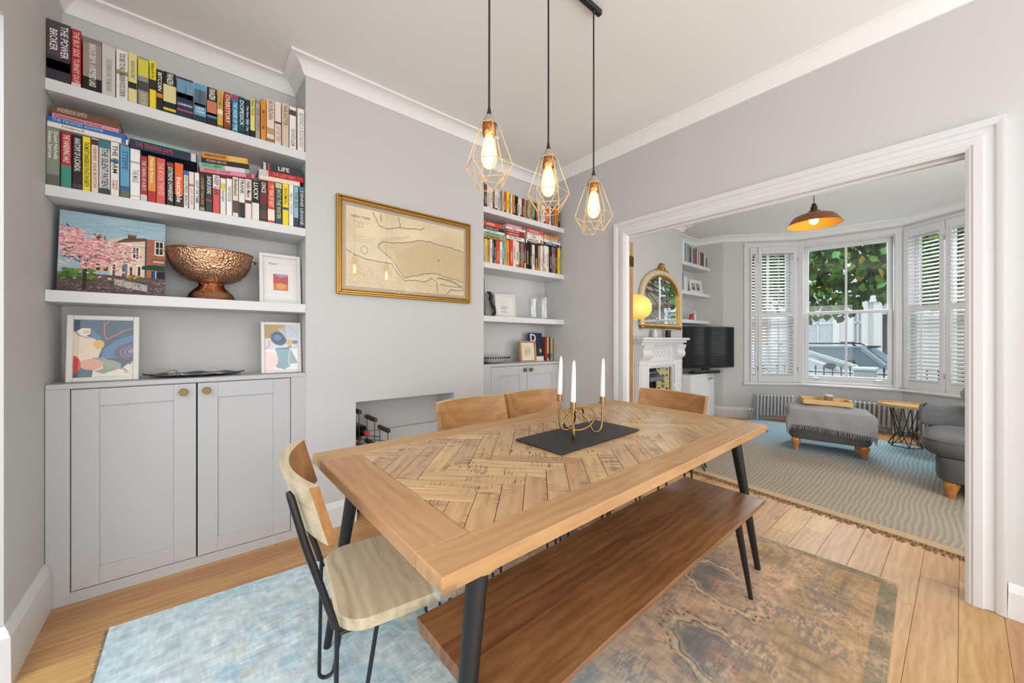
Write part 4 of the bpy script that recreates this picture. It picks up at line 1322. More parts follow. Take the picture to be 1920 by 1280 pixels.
t = framed('picture_frame', 'white-framed lettering print between the black figure and the glass jugs', 'picture', .232, .215, .018, .02, WFRAME, imgmat('word_print', c.a, .6), L(2.135, 2.63, 1.3635, 0, math.radians(-6)))
for k, (s_, w_) in enumerate((('A', .012), ('I', .006), ('HOUSE', .075), ('MADE IS', .08), ('A', .012), ('WORLD', .085))):
    text(s_, t, '3a3a3a', Matrix.Translation((-.012, .0098, .135 - k * .0165)) @ FLAT, w_, .011)
CLEAR = glass('clear_glassware', (.97, .98, .98, 1), .02, 1.5, True, 1.4)
t = thing('glass_jug', 'clear glass jug with a wide flared lip on the right-alcove shelf', 'jug', L(2.60, 2.62, 1.3635))
b = MB(); b.lathe([(0, .002), (.055, .002), (.058, .012), (.056, .1), (.054, .19), (.05, .215), (.075, .248), (.088, .252), (.084, .256), (.05, .222), (.048, .19), (.05, .1), (.05, .014), (0, .012)], 32); b.build('body', CLEAR, t, smooth=50, fix=True)
t = thing('glass_tankard', 'squat clear glass tankard beside the taller jug', 'jug', L(2.447, 2.61, 1.3635))
b = MB(); b.lathe([(0, .002), (.05, .002), (.054, .01), (.05, .06), (.05, .15), (.052, .19), (.046, .19), (.044, .15), (.044, .06), (.046, .016), (0, .014)], 28); b.build('body', CLEAR, t, smooth=50, fix=True)
b = MB(); b.tube([(.05, 0, .16), (.078, 0, .155), (.088, 0, .12), (.08, 0, .08), (.052, 0, .05)], .006, 8); b.build('handle', CLEAR, t, smooth=60)
t = thing('serving_bowl', 'low pale bowl with a dark dashed rim on the right cabinet', 'bowl', L(2.0, 2.64, .9605))
b = MB(); b.lathe([(0, 0), (.06, 0), (.1, .014), (.135, .04), (.145, .056), (.14, .058), (.128, .044), (.096, .02), (.055, .008), (0, .008)], 36, sx=1.1, sy=.85); b.build('bowl', paint('grey_stoneware', 'b9b7b2', .45, .06, .1), t, smooth=50, fix=True)
b = MB()
for k in range(44):
    a0 = 2 * PI * k / 44
    M_ = Matrix.Diagonal((1.1, .85, 1, 1)) @ Matrix.Rotation(a0, 4, 'Z') @ L(.1435, 0, .05, 0, 0, math.radians(25))
    b.box(-.001, -.006, -.008, .0016, .004, .008, 0, M_)
b.build('dashed_rim', BLK, t, kind='stuff')
c = Canvas(160, 160, 'e6dcc8')
c.ell(.5, .45, .3, .3, 'd9c08c', .8); c.rect(.2, .2, .8, .8, 'dcc9a2', .5)
for k in range(40): c.ell(.25 + RNG.random() * .5, .3 + RNG.random() * .5, .03, .03, ['b59a68', 'e9dfc6', 'a58a5a', 'cdb88a'][k % 4], .7)
framed('picture_frame', 'square wooden picture frame with a mottled cream print, on the right cabinet', 'picture', .2, .195, .016, .03, wood('light_oak_frame', 'c9a06c', 'b98d58', '8a6238', .5, 14),
       imgmat('cream_print', c.a, .5), L(2.385, 2.60, .9605, 0, math.radians(-5)), .012)
t = thing('photo_book', 'tall navy book facing out behind the wooden frame', 'book', L(2.545, 2.655, .9605, 0, math.radians(-6)))
b = MB(); b.box(-.09, 0, 0, .085, .022, .275, .002); b.build('cover', cover_mat('navy'), t)
b = MB(); b.box(-.0895, -.001, 0, .0845, .0, .045); b.build('spine_panel', paint('panel_e4e0da', 'e4e0da', .5, .03, 0), t)
b = MB(); b.lathe([(0, .001), (.014, .001), (.014, 0)], 12, L(.048, -.0005, .1, 0, PI / 2), sy=1.6); b.build('printed_emblem', paint('panel_c9b25a', 'c9b25a', .4, .05, 0), t)
text('D', t, 'e9e6e0', Matrix.Translation((-.04, -.0012, .222)) @ FLAT, .075, .075, squash=1.4)
G = 'books on the right cabinet'
for k, (cn, x, w_, h) in enumerate((('rust red', 2.645, .026, .235), ('cream', 2.671, .018, .235), ('charcoal', 2.689, .026, .23), ('mustard', 2.715, .032, .232), ('steel blue', 2.747, .016, .22))):
    book(w_ - .001, h, .12, cn, L(x, 2.645, .9605), '%s book, %s from the left in the short row on the right cabinet' % (cn, ORD[k]), G, bands=[(.1, .3, PANELC[k])] if k % 2 else [])

# ---- wine rack in the fireplace recess
DARKWOOD = wood('dark_walnut', '5a3c2b', '3f281c', '24150e', .5, 12)
t = thing('wine_rack', 'small dark-wood and wire wine rack in the fireplace recess', 'wine rack', L(.93, 2.63, floor_z(2.6)))
RAILS = [(.825, .665), (.928, .60), (1.02, .512), (.825, .49), (.928, .43), (1.02, .36), (.825, .33), (.928, .27), (1.02, .20)]
for x, z in RAILS:
    b = MB(); b.box(x - .942, -.08, z + .002, x - .918, .105, z + .026, .002); b.build('rail', DARKWOOD, t)
b = MB()
for x, zt in ((.825, .67), (.928, .605), (1.02, .517)):
    for y_ in (-.06, .09):
        b.tube([(x - .93, y_, 0), (x - .93, y_, zt)], .0028, 6)
for j, z in enumerate((.50, .34, .18)):
    for y_ in (-.06, .09):
        b.tube([(-.105, y_, z), (.09, y_, z - .045)], .0025, 6)
b.build('wire_frame', metal('dark_wire', '55565a', .35), t)
BOTTLE = plastic('dark_bottle_glass', '14190f', .12)
for k, (x, z) in enumerate(((-.064, .520), (-.063, .385))):
    t = thing('wine_bottle', ['dark wine bottle with a red foil cap, upper one in the rack', 'dark wine bottle lying low in the rack behind the table'][k], 'bottle', L(.93 + x, 2.745, z + .02, 0, PI / 2), 'wine bottles in the rack')
    b = MB(); b.lathe([(0, 0), (.035, 0), (.037, .004), (.037, .12), (.03, .145), (.016, .165), (.0145, .19)], 20); b.build('body', BOTTLE, t, smooth=50, fix=True)
    b = MB(); b.lathe([(.0155, .165), (.0155, .212), (.0145, .216), (0, .216)], 16); b.build('foil_cap', plastic('red_foil', ['c0202c', '6a1a22'][k], .3), t, smooth=50, fix=True)

# ================================================================ DINING RUG
def rug_image():
    W_, H_ = 900, 640
    X, Y = np.meshgrid(np.linspace(0, 1, W_), np.linspace(0, 1, H_))          # y 0 = far edge
    n1, n2, n3 = vnoise(W_, H_, 9, 7), vnoise(W_, H_, 30, 22), vnoise(W_, H_, 110, 80)
    pile = vnoise(W_, H_, 60, 500); pile2 = vnoise(W_, H_, 420, 60)
    light_cast = 1 / (1 + np.exp(-(X + .12 * (Y - .5) - .44 + .06 * (n1 - .5)) * 16))              # cool daylight cast at one end, warm at the other, painted into the colour
    C_ = lambda h: Canvas.c(h)
    blue = C_('b9cbd0')[None, None] * (1 - n2[..., None] * .0) + 0
    blue = blue * (.9 + .2 * n1[..., None])
    tan = C_('d3ad8c') * (.88 + .22 * n1[..., None])
    a = blue * (1 - light_cast[..., None]) + tan * light_cast[..., None]

    soft = [.45]

    def over(m, cb, ct, al):
        nonlocal a
        al = al * (1 - light_cast * (1 - soft[0]))
        col = C_(cb) * (1 - light_cast[..., None]) + C_(ct) * light_cast[..., None]
        m = (np.clip(m, 0, 1) * al)[..., None]
        a = a * (1 - m) + col * m
    # scrolling field of the old pattern: distorted medallions, leaf sprays and outlines
    dx, dy = (vnoise(W_, H_, 7, 5) - .5) * .1, (vnoise(W_, H_, 7, 5) - .5) * .1
    U, V = (X + dx) * 4.2, (Y + dy) * 3.0
    u, v = np.mod(U, 1) - .5, np.mod(V + .5 * np.floor(U) * 1.0, 1) - .5
    ang = np.arctan2(v, u); rr = np.hypot(u, v * 1.05)
    lob = rr * (1 + .14 * np.cos(8 * ang))
    ring = lambda q, c0, w_: np.clip(1 - np.abs(q - c0) / w_, 0, 1)
    over(np.clip((.36 - lob) * 14, 0, 1), '8fb3c4', '6a6d70', .62)
    over(np.clip((.22 - lob) * 14, 0, 1), 'cfdadb', '9c7f60', .7)
    over(ring(lob, .37, .022), 'e3e6e2', 'c0a27a', .85); over(ring(lob, .31, .014), '6d9fbc', '59606a', .8)
    over(ring(lob, .22, .014), '6fa0ba', 'a5625a', .6); over(np.clip((.09 - lob) * 30, 0, 1), '5e95b6', '5d6166', .7)
    over(ring(rr * (1 + .3 * np.cos(5 * ang + 1)), .43, .016), '74a6c0', '5f666c', .7)
    s = np.sin(U * 9 + 2.5 * np.sin(V * 7)) * np.sin(V * 11 + 2.2 * np.sin(U * 6))
    out = lob > .4
    over(out * np.clip((np.abs(s) - .55) * 5, 0, 1), '86b2c6', '6e6f6d', .75); over(out * ring(s, .32, .09), 'dde3e0', 'b89a70', .7)
    over(np.clip((vnoise(W_, H_, 44, 32) - .68) * 9, 0, 1), 'd8c7a0', 'b9925c', .5); over(np.clip((vnoise(W_, H_, 52, 36) - .72) * 9, 0, 1), 'c9b8cc', 'a8766c', .5)
    over(np.clip((vnoise(W_, H_, 40, 30) - .66) * 7, 0, 1), '5fa0c2', '666a6e', .5)
    over(np.clip((n1 - .52) * 3, 0, 1), 'cfd8d8', 'a8906e', .55); over(np.clip((.42 - X) * 3, 0, 1) * np.clip(.6 - Y, 0, 1), 'c9d4d7', 'a8906e', .6)     # worn patches
    soft[0] = 1.0
    # scalloped medallions with a cream cord outline and slate-blue centres
    def medal(cu, cv, ru, rv, rot, al=1.0):
        c_, s_ = math.cos(rot), math.sin(rot)
        x_, y_ = (X - cu) * 2.88, (Y - cv) * 2.05
        p_, q_ = (x_ * c_ + y_ * s_) / ru, (-x_ * s_ + y_ * c_) / rv
        an = np.arctan2(q_, p_); r_ = np.hypot(p_, q_) * (1 + .055 * np.cos(11 * an)) + (n3 - .5) * .05
        over(np.clip((1.12 - r_) * 12, 0, 1), '9fc0cf', 'c0a385', .85 * al)
        over(ring(r_, 1.13, .05) * (np.sin(an * 38) > -.2), '6b93ad', '54565b', .9 * al)
        over(ring(r_, 1.0, .07), 'e6ebe8', 'd8bb96', .95 * al); over(ring(r_, .9, .035), '7fa6bb', '4f5259', .9 * al)
        over(np.clip((.86 - r_) * 8, 0, 1) * (p_ < .35), '7fabc4', '62646a', .62 * al); over(np.clip((.86 - r_) * 8, 0, 1) * (p_ >= .35), 'c6d3d6', 'a08a70', .6 * al)
        over(np.clip((.42 - np.hypot(p_ - .1, q_)) * 10, 0, 1), 'd9d2c6', 'a97a66', .7 * al)
        over(ring(r_, 1.24, .03) * (np.sin(an * 21 + 1) > .1), 'b9a0a8', 'a2504c', .6 * al)
    for cu, cv in ((.765, .715), (.605, .80), (.70, .36), (.50, .48), (.86, .47), (.33, .72), (.26, .38), (.15, .7), (.44, .92), (.83, .93)):
        medal(cu, cv, .21, .125, .45 + 3 * cu * cv, 1.0 if cu > .45 else .55)
    # borders
    e = np.minimum(np.minimum(X * 2.9, (1 - X) * 2.9), np.minimum(Y * 2.0, (1 - Y) * 2.0))
    over(np.clip((.34 - e) * 30, 0, 1), 'c2d0d3', 'a78d69', .72)
    over(ring(np.mod(np.where(np.minimum(X, 1 - X) * 2.9 < .34, Y * 2.0, X * 2.9), .085), .042, .02) * (e < .3) * (e > .12), '9fc0cc', '7d6a62', .45)
    over((e < .13) * 1.0, 'a9cbd6', 'b5916a', .6); over((e < .055) * 1.0, '9cc6d6', '7f7a66', .8)
    # low pile worn unevenly: fine speckle between washed-out ground and dye, streaked along the weave
    sp = vnoise(W_, H_, 300, 210); sp2 = vnoise(W_, H_, 120, 330); md = vnoise(W_, H_, 16, 12); md2 = vnoise(W_, H_, 34, 20)
    wash = np.clip((md * .55 + md2 * .45 - .36) * 3.2, 0, 1) * (.45 + .75 * (sp > .42))
    over(wash, 'ccdade', 'd0ad8f', .7)
    dye = np.clip((md2 * .5 + n2 * .5 - .5) * 5, 0, 1) * (sp2 > .5) * (1 - .6 * (md > .6))
    over(dye, '79afc9', '77746e', .5)
    over((sp < .2) * np.clip((n1 - .45) * 4, 0, 1), 'd3c4a8', 'a07a50', .45)
    a = a * (1 - .42 * (1 - light_cast[..., None])) + C_('d6e5e9') * .42 * (1 - light_cast[..., None])  # cool end lightened further as part of the painted light cast
    a *= (.95 + .10 * pile[..., None]) * (.96 + .08 * pile2[..., None]) * (.93 + .14 * n3[..., None])
    return a


RUGC = [(-.271, 2.20), (2.555, 2.09), (2.668, .204), (-.272, .08)]


def slab_uv(name, corners, h, mat, parent, nu=2, nv=2, M=None, side=None):
    """thin slab on the floor plane with uv over its top; corners far-left, far-right, near-right, near-left"""
    A, B, C, D = [Vector((x, y, 0)) for x, y in corners]
    vs, uvs = [], []
    for j in range(nv):
        for i in range(nu):
            u, v = i / (nu - 1), j / (nv - 1)
            p = (A * (1 - u) + B * u) * (1 - v) + (D * (1 - u) + C * u) * v
            vs.append((p.x, p.y, h)); uvs.append((u, 1 - v))
    fs = [(j * nu + i, (j + 1) * nu + i, (j + 1) * nu + i + 1, j * nu + i + 1) for j in range(nv - 1) for i in range(nu - 1)]
    me = bpy.data.meshes.new(name)
    k = len(vs)
    rim = [0, nu - 1, nv * nu - 1, (nv - 1) * nu]
    vs += [(vs[i][0], vs[i][1], 0) for i in rim]
    sides = [(rim[q], rim[(q + 1) % 4], k + (q + 1) % 4, k + q) for q in range(4)]
    me.from_pydata(vs, [], fs + sides)
    uv = me.uv_layers.new(name='UVMap')
    alluv = uvs + [uvs[i] for i in rim]
    for lp in me.loops:
        uv.data[lp.index].uv = alluv[lp.vertex_index]
    me.materials.append(mat)
    return link(name, me, parent, M)


t = thing('dining_rug', 'worn oriental rug with pale blue to tan light cast painted in under the dining table', 'rug', TILT)
k = imgmat('oriental_rug', rug_image(), .95, .6)
slab_uv('pile', RUGC, .008, k, t)
f = MB()
for (p, q) in ((RUGC[1], RUGC[2]), (RUGC[3], RUGC[0])):
    P, Q = Vector((*p, 0)), Vector((*q, 0))
    n = (Q - P).normalized(); o = Vector((n.y, -n.x, 0)) * (-1)
    cnt = 150
    for i in range(cnt):
        b = P.lerp(Q, (i + .5) / cnt); d = o * random.uniform(.008, .016) + n * random.uniform(-.004, .004)
        f.add([b - n * .005 + Vector((0, 0, .006)), b + n * .005 + Vector((0, 0, .006)), b + d + n * .002 + Vector((0, 0, .001)), b + d - n * .002 + Vector((0, 0, .001))], [(0, 1, 2, 3)])
f.build('binding', fabric('rug_binding', '8b8570', '6a644f', 200), t, kind='stuff')

# ================================================================ DINING TABLE
TZ, TT = .760, .036
TM = TILT @ L(1.315, 1.121, .008, math.radians(1.2))
TZ -= .008
t = thing('dining_table', 'mango wood dining table with a herringbone top and black tapered legs', 'table', TM)
HX, HY, FWX, FWY = .9775, .464, .135, .105
for sy in (-1, 1):
    b = MB(); b.box(-HX, -FWY / 2, -TT, HX, FWY / 2, 0, .003); b.build('frame_board', MANGO, t, L(0, sy * (HY - FWY / 2), TZ))
for sx in (-1, 1):
    b = MB(); b.box(-(HY - FWY) + .001, -FWX / 2, -TT, HY - FWY - .001, FWX / 2, 0, .003); b.build('frame_board', MANGO, t, L(sx * (HX - FWX / 2), 0, TZ, PI / 2))
b = MB(); b.box(-HX + FWX - .01, -HY + FWY - .01, TZ - TT, HX - FWX + .01, HY - FWY + .01, TZ - .008); b.build('top_substrate', paint('dark_joint', '33241a', .8, .1, 0), t)
b = MB(); b.box(-HX + .13, -HY + .03, TZ - TT - .022, HX - .13, HY - .03, TZ - TT, .003); b.build('apron', MANGO, t)


def clip(poly, x0, y0, x1, y1):
    for ax, val, sgn in ((0, x0, 1), (0, x1, -1), (1, y0, 1), (1, y1, -1)):
        out = []
        for i in range(len(poly)):
            p, q = poly[i - 1], poly[i]
            a, b_ = (p[ax] - val) * sgn, (q[ax] - val) * sgn
            if (a < 0) != (b_ < 0):
                s_ = a / (a - b_)
                out.append((p[0] + (q[0] - p[0]) * s_, p[1] + (q[1] - p[1]) * s_))
            if b_ >= 0:
                out.append(q)
        poly = out
        if not poly:
            break
    return poly


PW, PL = .067, .335
bx0, by0, bx1, by1 = -HX + FWX + .0005, -HY + FWY + .0005, HX - FWX - .0005, HY - FWY - .0005
r45 = math.sqrt(.5)
for m_ in range(-6, 7):
    for i in range(-34, 35):
        for kind in (0, 1):
            a0, b0 = i * PW + m_ * 2 * PL, i * PW
            q = [(a0, b0), (a0 + PL, b0), (a0 + PL, b0 + PW), (a0, b0 + PW)] if kind == 0 else [(a0, b0 + PW), (a0 + PW, b0 + PW), (a0 + PW, b0 + PW + PL), (a0, b0 + PW + PL)]
            cx, cy = sum(p[0] for p in q) / 4, sum(p[1] for p in q) / 4
            q = [(cx + (p[0] - cx) * (1 - .0014 / (PL if kind == 0 else PW)), cy + (p[1] - cy) * (1 - .0014 / (PW if kind == 0 else PL))) for p in q]
            q = [((x - y_) * r45, (x + y_) * r45 + .06) for x, y_ in q]
            q = [(y_, -x) for x, y_ in q]
            if max(p[0] for p in q) < bx0 or min(p[0] for p in q) > bx1 or max(p[1] for p in q) < by0 or min(p[1] for p in q) > by1:
                continue
            q = clip(q, bx0, by0, bx1, by1)
            if len(q) < 3:
                continue
            ar = abs(sum(q[j - 1][0] * q[j][1] - q[j][0] * q[j - 1][1] for j in range(len(q)))) / 2
            if ar < 8e-5:
                continue
            gx, gy = sum(p[0] for p in q) / len(q), sum(p[1] for p in q) / len(q)
            ang = (PI / 4 - PI / 2) if kind == 0 else (3 * PI / 4 - PI / 2)
            ca, sa = math.cos(-ang), math.sin(-ang)
            loc = [((x - gx) * ca - (y_ - gy) * sa, (x - gx) * sa + (y_ - gy) * ca) for x, y_ in q]
            b = MB(); b.prism(loc, -.012, 0, ch=.0012)
            b.build('plank', MANGO_SAWN, t, L(gx, gy, TZ - random.uniform(.0006, .0018), ang, random.gauss(0, .0022), random.gauss(0, .0016)))
for (tx, ty, fx, fy) in ((-.835, -.385, -.955, -.455), (-.835, .40, -.925, .455), (.775, -.375, .925, -.455), (.775, .41, .925, .455)):
    b = MB(); b.tube([(tx, ty, TZ - TT - .01), (fx, fy, 0)], [.026, .0135], 16); b.build('leg', BLACKMETAL, t, smooth=40)
    b = MB(); b.lathe([(0, 0), (.042, 0), (.042, -.012), (.03, -.016), (0, -.016)], 20, L(tx, ty, TZ - TT - .02)); b.build('leg_boss', MANGO, t, smooth=30, fix=True)
GUARD = glass('clear_plastic', (.9, .93, .95, 1), .12, 1.35, True, 2.0)


def guard(parent, x, y, z, sx, sy, s=.03):
    b = MB()
    b.box(x + sx * .002, y - sy * s, z - .010, x + sx * .005, y + sy * .005, z + .010, .002)
    b.box(x - sx * s, y + sy * .002, z - .010, x + sx * .005, y + sy * .005, z + .010, .002)
    b.build('corner_guard', GUARD, parent, label='clear plastic corner guard')


for sx in (-1, 1):
    for sy in (-1, 1):
        guard(t, sx * HX, sy * HY, TZ - TT + .004, sx, sy)

# ================================================================ BENCH
t = thing('dining_bench', 'live-edge brown wooden bench with splayed black legs in front of the table', 'bench', TILT @ L(1.258, .783, .008, math.radians(1.3)))
BL, BW, BT, BZ = .80, .193, .036, .442
nb = 40
edge = lambda u, s_: s_ * (BW + .0022 * math.sin(u * 4.2 + s_) + .001 * math.sin(u * 13 + 2 * s_))
for s_, (y0, y1) in enumerate(((-1, -.12), (-.12, .34), (.34, 1))):            # three joined boards
    vs = []
    for i in range(nb):
        x = -BL + 2 * BL * i / (nb - 1)
        ya = edge(x, -1) if y0 == -1 else y0 * BW
        yb = edge(x, 1) if y1 == 1 else y1 * BW
        ia = .016 if y0 == -1 else 0; ib = .016 if y1 == 1 else 0
        ca_, cb_ = (.004 if y0 == -1 else .0004), (.004 if y1 == 1 else .0004)
        vs += [(x, ya + ia, -BT), (x, ya, -.008 if ia else -BT), (x, ya, -ca_), (x, ya + ca_, 0), (x, yb - cb_, 0), (x, yb, -cb_), (x, yb, -.008 if ib else -BT), (x, yb - ib, -BT)]
    fs = []
    for i in range(nb - 1):
        for q in range(8):
            w_ = (q + 1) % 8
            fs.append((i * 8 + q, (i + 1) * 8 + q, (i + 1) * 8 + w_, i * 8 + w_))
    fs += [tuple(range(8)), tuple(range((nb - 1) * 8, nb * 8))[::-1]]
    b = MB(); b.add(vs, fs); b.build('seat_board', MANGO_DARK, t, L(0, 0, BZ), 40, fix=True)
for sx in (-1, 1):
    for sy in (-1, 1):
        b = MB(); b.tube([(sx * .60, sy * .135, BZ - BT), (sx * .705, sy * .172, 0)], [.0165, .0095], 14); b.build('leg', BLACKMETAL, t, smooth=40)
        b = MB(); b.box(sx * .60 - .05, sy * .135 - .035, BZ - BT - .004, sx * .60 + .05, sy * .135 + .035, BZ - BT, .001); b.build('leg_plate', BLACKMETAL, t)
guard(t, BL, -BW, BZ - .004, 1, -1, .035)


# ================================================================ CHAIRS
def make_chair(M, label):
    t = thing('dining_chair', label, 'chair', M, 'dining chairs')
    # seat: rounded mango slab, slightly dished front
    pts = []
    for (cx, cy, a0, r_) in ((.205 - .05, .2 - .05, 0, .05), (-.205 + .05, .2 - .05, 90, .05), (-.205 + .075, -.205 + .075, 180, .075), (.205 - .075, -.205 + .075, 270, .075)):
        for k in range(7):
            a_ = math.radians(a0 + 15 * k); pts.append((cx + r_ * math.cos(a_), cy + r_ * math.sin(a_)))
    b = MB(); b.prism(pts, .414, .442, ch=.004); b.build('seat', MANGO_DAYLIT, t, smooth=35)
    # backrest: bent panel, daylight paleness painted on edges and back, honey face
    nu = 25
    vs, fs, mi = [], [], []
    for i in range(nu):
        u = -1 + 2 * i / (nu - 1)
        x = .238 * u
        bow = .056 * u * u
        for (z, ly) in ((.684, .042), (.834, 0.0)):
            y_ = -.338 + bow + ly
            sl = .112 * u / .238
            nx, ny = -sl, 1.0
            q = math.hypot(nx, ny); nx, ny = nx / q, ny / q
            vs.append((x, y_, z)); vs.append((x + nx * .024, y_ + ny * .024, z - .002))
    for i in range(nu - 1):
        a_, c_ = 4 * i, 4 * i + 4
        fs += [(a_, c_, c_ + 2, a_ + 2), (a_ + 1, a_ + 3, c_ + 3, c_ + 1), (a_ + 2, c_ + 2, c_ + 3, a_ + 3), (a_, a_ + 1, c_ + 1, c_)]
        mi += [0, 1, 0, 0]
    e = 4 * (nu - 1)
    fs += [(0, 2, 3, 1), (e, e + 1, e + 3, e + 2)]; mi += [1, 1]
    b = MB(); b.v, b.f, b.mi = vs, fs, mi
    b.build('backrest', [MANGO_DAYLIT, MANGO_HONEY], t, smooth=40, fix=True)
    for sx in (-1, 1):
        b = MB()
        b.tube([(sx * .158, -.322, .805), (sx * .159, -.316, .79), (sx * .163, -.283, .66), (sx * .172, -.222, .46), (sx * .174, -.214, .43)], [.006, .0095, .0095, .0095, .0095], 10)
        b.build('back_post', BLACKMETAL, t, smooth=60)
        b = MB(); b.tube([(sx * .172, -.205, .408), (sx * .1725, .18, .408)], .006, 8); b.build('seat_rail', BLACKMETAL, t, smooth=60)
        for sy in (-1, 1):
            yc = sy * (.205 if sy > 0 else .190)
            p0, p1 = (sx * .174, sy * .21, .43 if sy < 0 else .41), (sx * .172, sy * .105, .41)
            f0, f1 = (sx * .182, yc + sy * .024, .03), (sx * .182, yc - sy * .024, .03)
            arc = [(sx * .182, yc + sy * .024 * math.cos(a_), .03 - .024 * math.sin(a_)) for a_ in np.linspace(0, PI, 7)]
            b = MB(); b.tube([p0] + arc + [p1], .006, 10); b.build('leg', BLACKMETAL, t, smooth=60)
    return t


ch = make_chair(onfloor(.512, 1.213, math.radians(-97), .008), 'wooden dining chair with black hairpin legs at the near end of the table')
dup(ch, onfloor(1.215, 1.55, math.radians(181), .008), 'wooden dining chair on the chimney side nearest the wine rack')
dup(ch, onfloor(1.695, 1.565, math.radians(179), .008), 'wooden dining chair on the chimney side, behind the candlesticks')
dup(ch, onfloor(2.20, 1.285, math.radians(91), .008), 'wooden dining chair at the table end by the doorway')

# ================================================================ SLATE AND CANDELABRA
t = thing('slate_board', 'rectangular black slate board lying on the dining table', 'board', TILT @ L(1.335, 1.128, .761, math.radians(2.5)))
b = MB(); b.box(-.29, -.128, 0, .29, .128, .007, .0025); b.build('slate', paint('black_slate', '2b2a2a', .5, .25, .5), t)
for x, y_ in ((-.24, -.09), (.24, -.09), (-.24, .09), (.24, .09)):
    b = MB(); b.lathe([(0, -.001), (.006, -.001), (.006, .001), (0, .001)], 10, L(x, y_, 0)); b.build('foot_pad', BLACKMETAL, t)
t = thing('candle_holder', 'brass three-armed candle holder with looping stems on the slate board', 'candelabra', TILT @ L(1.317, 1.130, .769))


def cr(pts, n=7):
    P = [Vector(p) for p in pts]
    out = []
    for i in range(len(P) - 1):
        p0, p1, p2, p3 = P[max(i - 1, 0)], P[i], P[i + 1], P[min(i + 2, len(P) - 1)]
        for k in range(n):
            s_ = k / n
            out.append(.5 * ((2 * p1) + (p2 - p0) * s_ + (2 * p0 - 5 * p1 + 4 * p2 - p3) * s_ ** 2 + (3 * p1 - p0 - 3 * p2 + p3) * s_ ** 3))
    return out + [P[-1]]


CUPS = ((-.035, .085, .143), (-.102, -.055, .134), (.115, -.043, .136))
STEMS = (
    [(-.035, .085, .143), (-.035, .085, .05), (-.028, .08, .018), (-.008, .068, .006), (.012, .055, .012), (.02, .045, .04), (0, .02, .075), (-.04, -.01, .105), (-.03, -.02, .118), (.02, -.005, .112), (.045, .01, .08), (.04, .0, .05)],
    [(-.102, -.055, .134), (-.102, -.055, .06), (-.098, -.053, .02), (-.085, -.046, .006), (-.07, -.035, .014), (-.06, -.02, .06), (-.062, .01, .1), (-.07, .03, .112)],
    [(.115, -.043, .136), (.115, -.043, .05), (.108, -.043, .02), (.085, -.041, .006), (.06, -.034, .014), (.04, -.02, .06), (.0, .0, .1), (-.04, .02, .09), (-.06, .03, .05), (-.045, .04, .03)],
)
for s_ in STEMS:
    b = MB(); b.tube(cr(s_), .0042, 10); b.build('stem', BRASS, t, smooth=60)
b = MB(); b.tube([(.072 * math.cos(a_) + .012, .03 * math.sin(a_) - .02 * math.cos(a_), .072 + .048 * math.sin(a_ + .5)) for a_ in np.linspace(0, 2 * PI, 28, endpoint=False)], .0042, 10, True); b.build('loop', BRASS, t, smooth=60)
for (x, y_, z) in CUPS:
    b = MB(); b.lathe([(0, z - .004), (.004, z - .004), (.018, z), (.018, z + .002), (.0115, z + .003), (.0125, z + .03), (.0105, z + .03), (.0105, z + .006), (0, z + .006)], 20, L(x, y_, 0)); b.build('candle_cup', BRASS, t, smooth=40, fix=True)
WAX = paint('white_wax', 'efeeea', .35, .01, 0)
for k, (x, y_, z) in enumerate(CUPS):
    t = thing('candle', ['white taper candle, left-hand one of three', 'white taper candle in the middle cup of the brass holder', 'white taper candle, right-hand one of three'][k], 'candle',
              TILT @ L(1.317 + x, 1.130 + y_, .769 + z + .0065, 0, 0, [math.radians(1.5), 0, 0][k]), 'taper candles')
    b = MB(); b.lathe([(0, 0), (.0105, 0), (.0110, .03), (.0098, .095), (.0082, .162), (.0062, .187), (.003, .197), (0, .199)], 16); b.build('wax', WAX, t, smooth=60, fix=True)
    b = MB(); b.tube([(0, 0, .197), (.0005, 0, .206)], .0008, 6); b.build('wick', paint('wick', 'b9b2a8', .8, .05, 0), t)

# ================================================================ PENDANT LAMPS
CONC = paint('grey_concrete', '9c958d', .8, .1, .4)
ROSE = metal('rose_gold', 'd0915c', .2)
WIRE = paint('pale_copper_wire', 'e2bb86', .3, .05, 0, .6)
BULB = None
k = NT('warm_bulb_glass')
lp = k.n('ShaderNodeLayerWeight', {'Blend': .35})
em = k.n('ShaderNodeEmission', {'Color': k.mix(lp.outputs['Facing'], (1.0, .88, .58, 1), (1.0, .66, .24, 1)), 'Strength': 2.1})
tr = k.n('ShaderNodeBsdfTransparent', {'Color': (1, .93, .8, 1)})
gl = k.n('ShaderNodeBsdfGlossy', {'Roughness': .03})
m1 = k.n('ShaderNodeMixShader', {0: .55, 1: tr.outputs[0], 2: em.outputs[0]})
m2 = k.n('ShaderNodeMixShader', {0: .06, 1: m1.outputs[0], 2: gl.outputs[0]})
k.t.links.new(m2.outputs[0], k.out.inputs['Surface'])
BULB = k.m
FIL = glow('filament', 'ffd28a', 90)


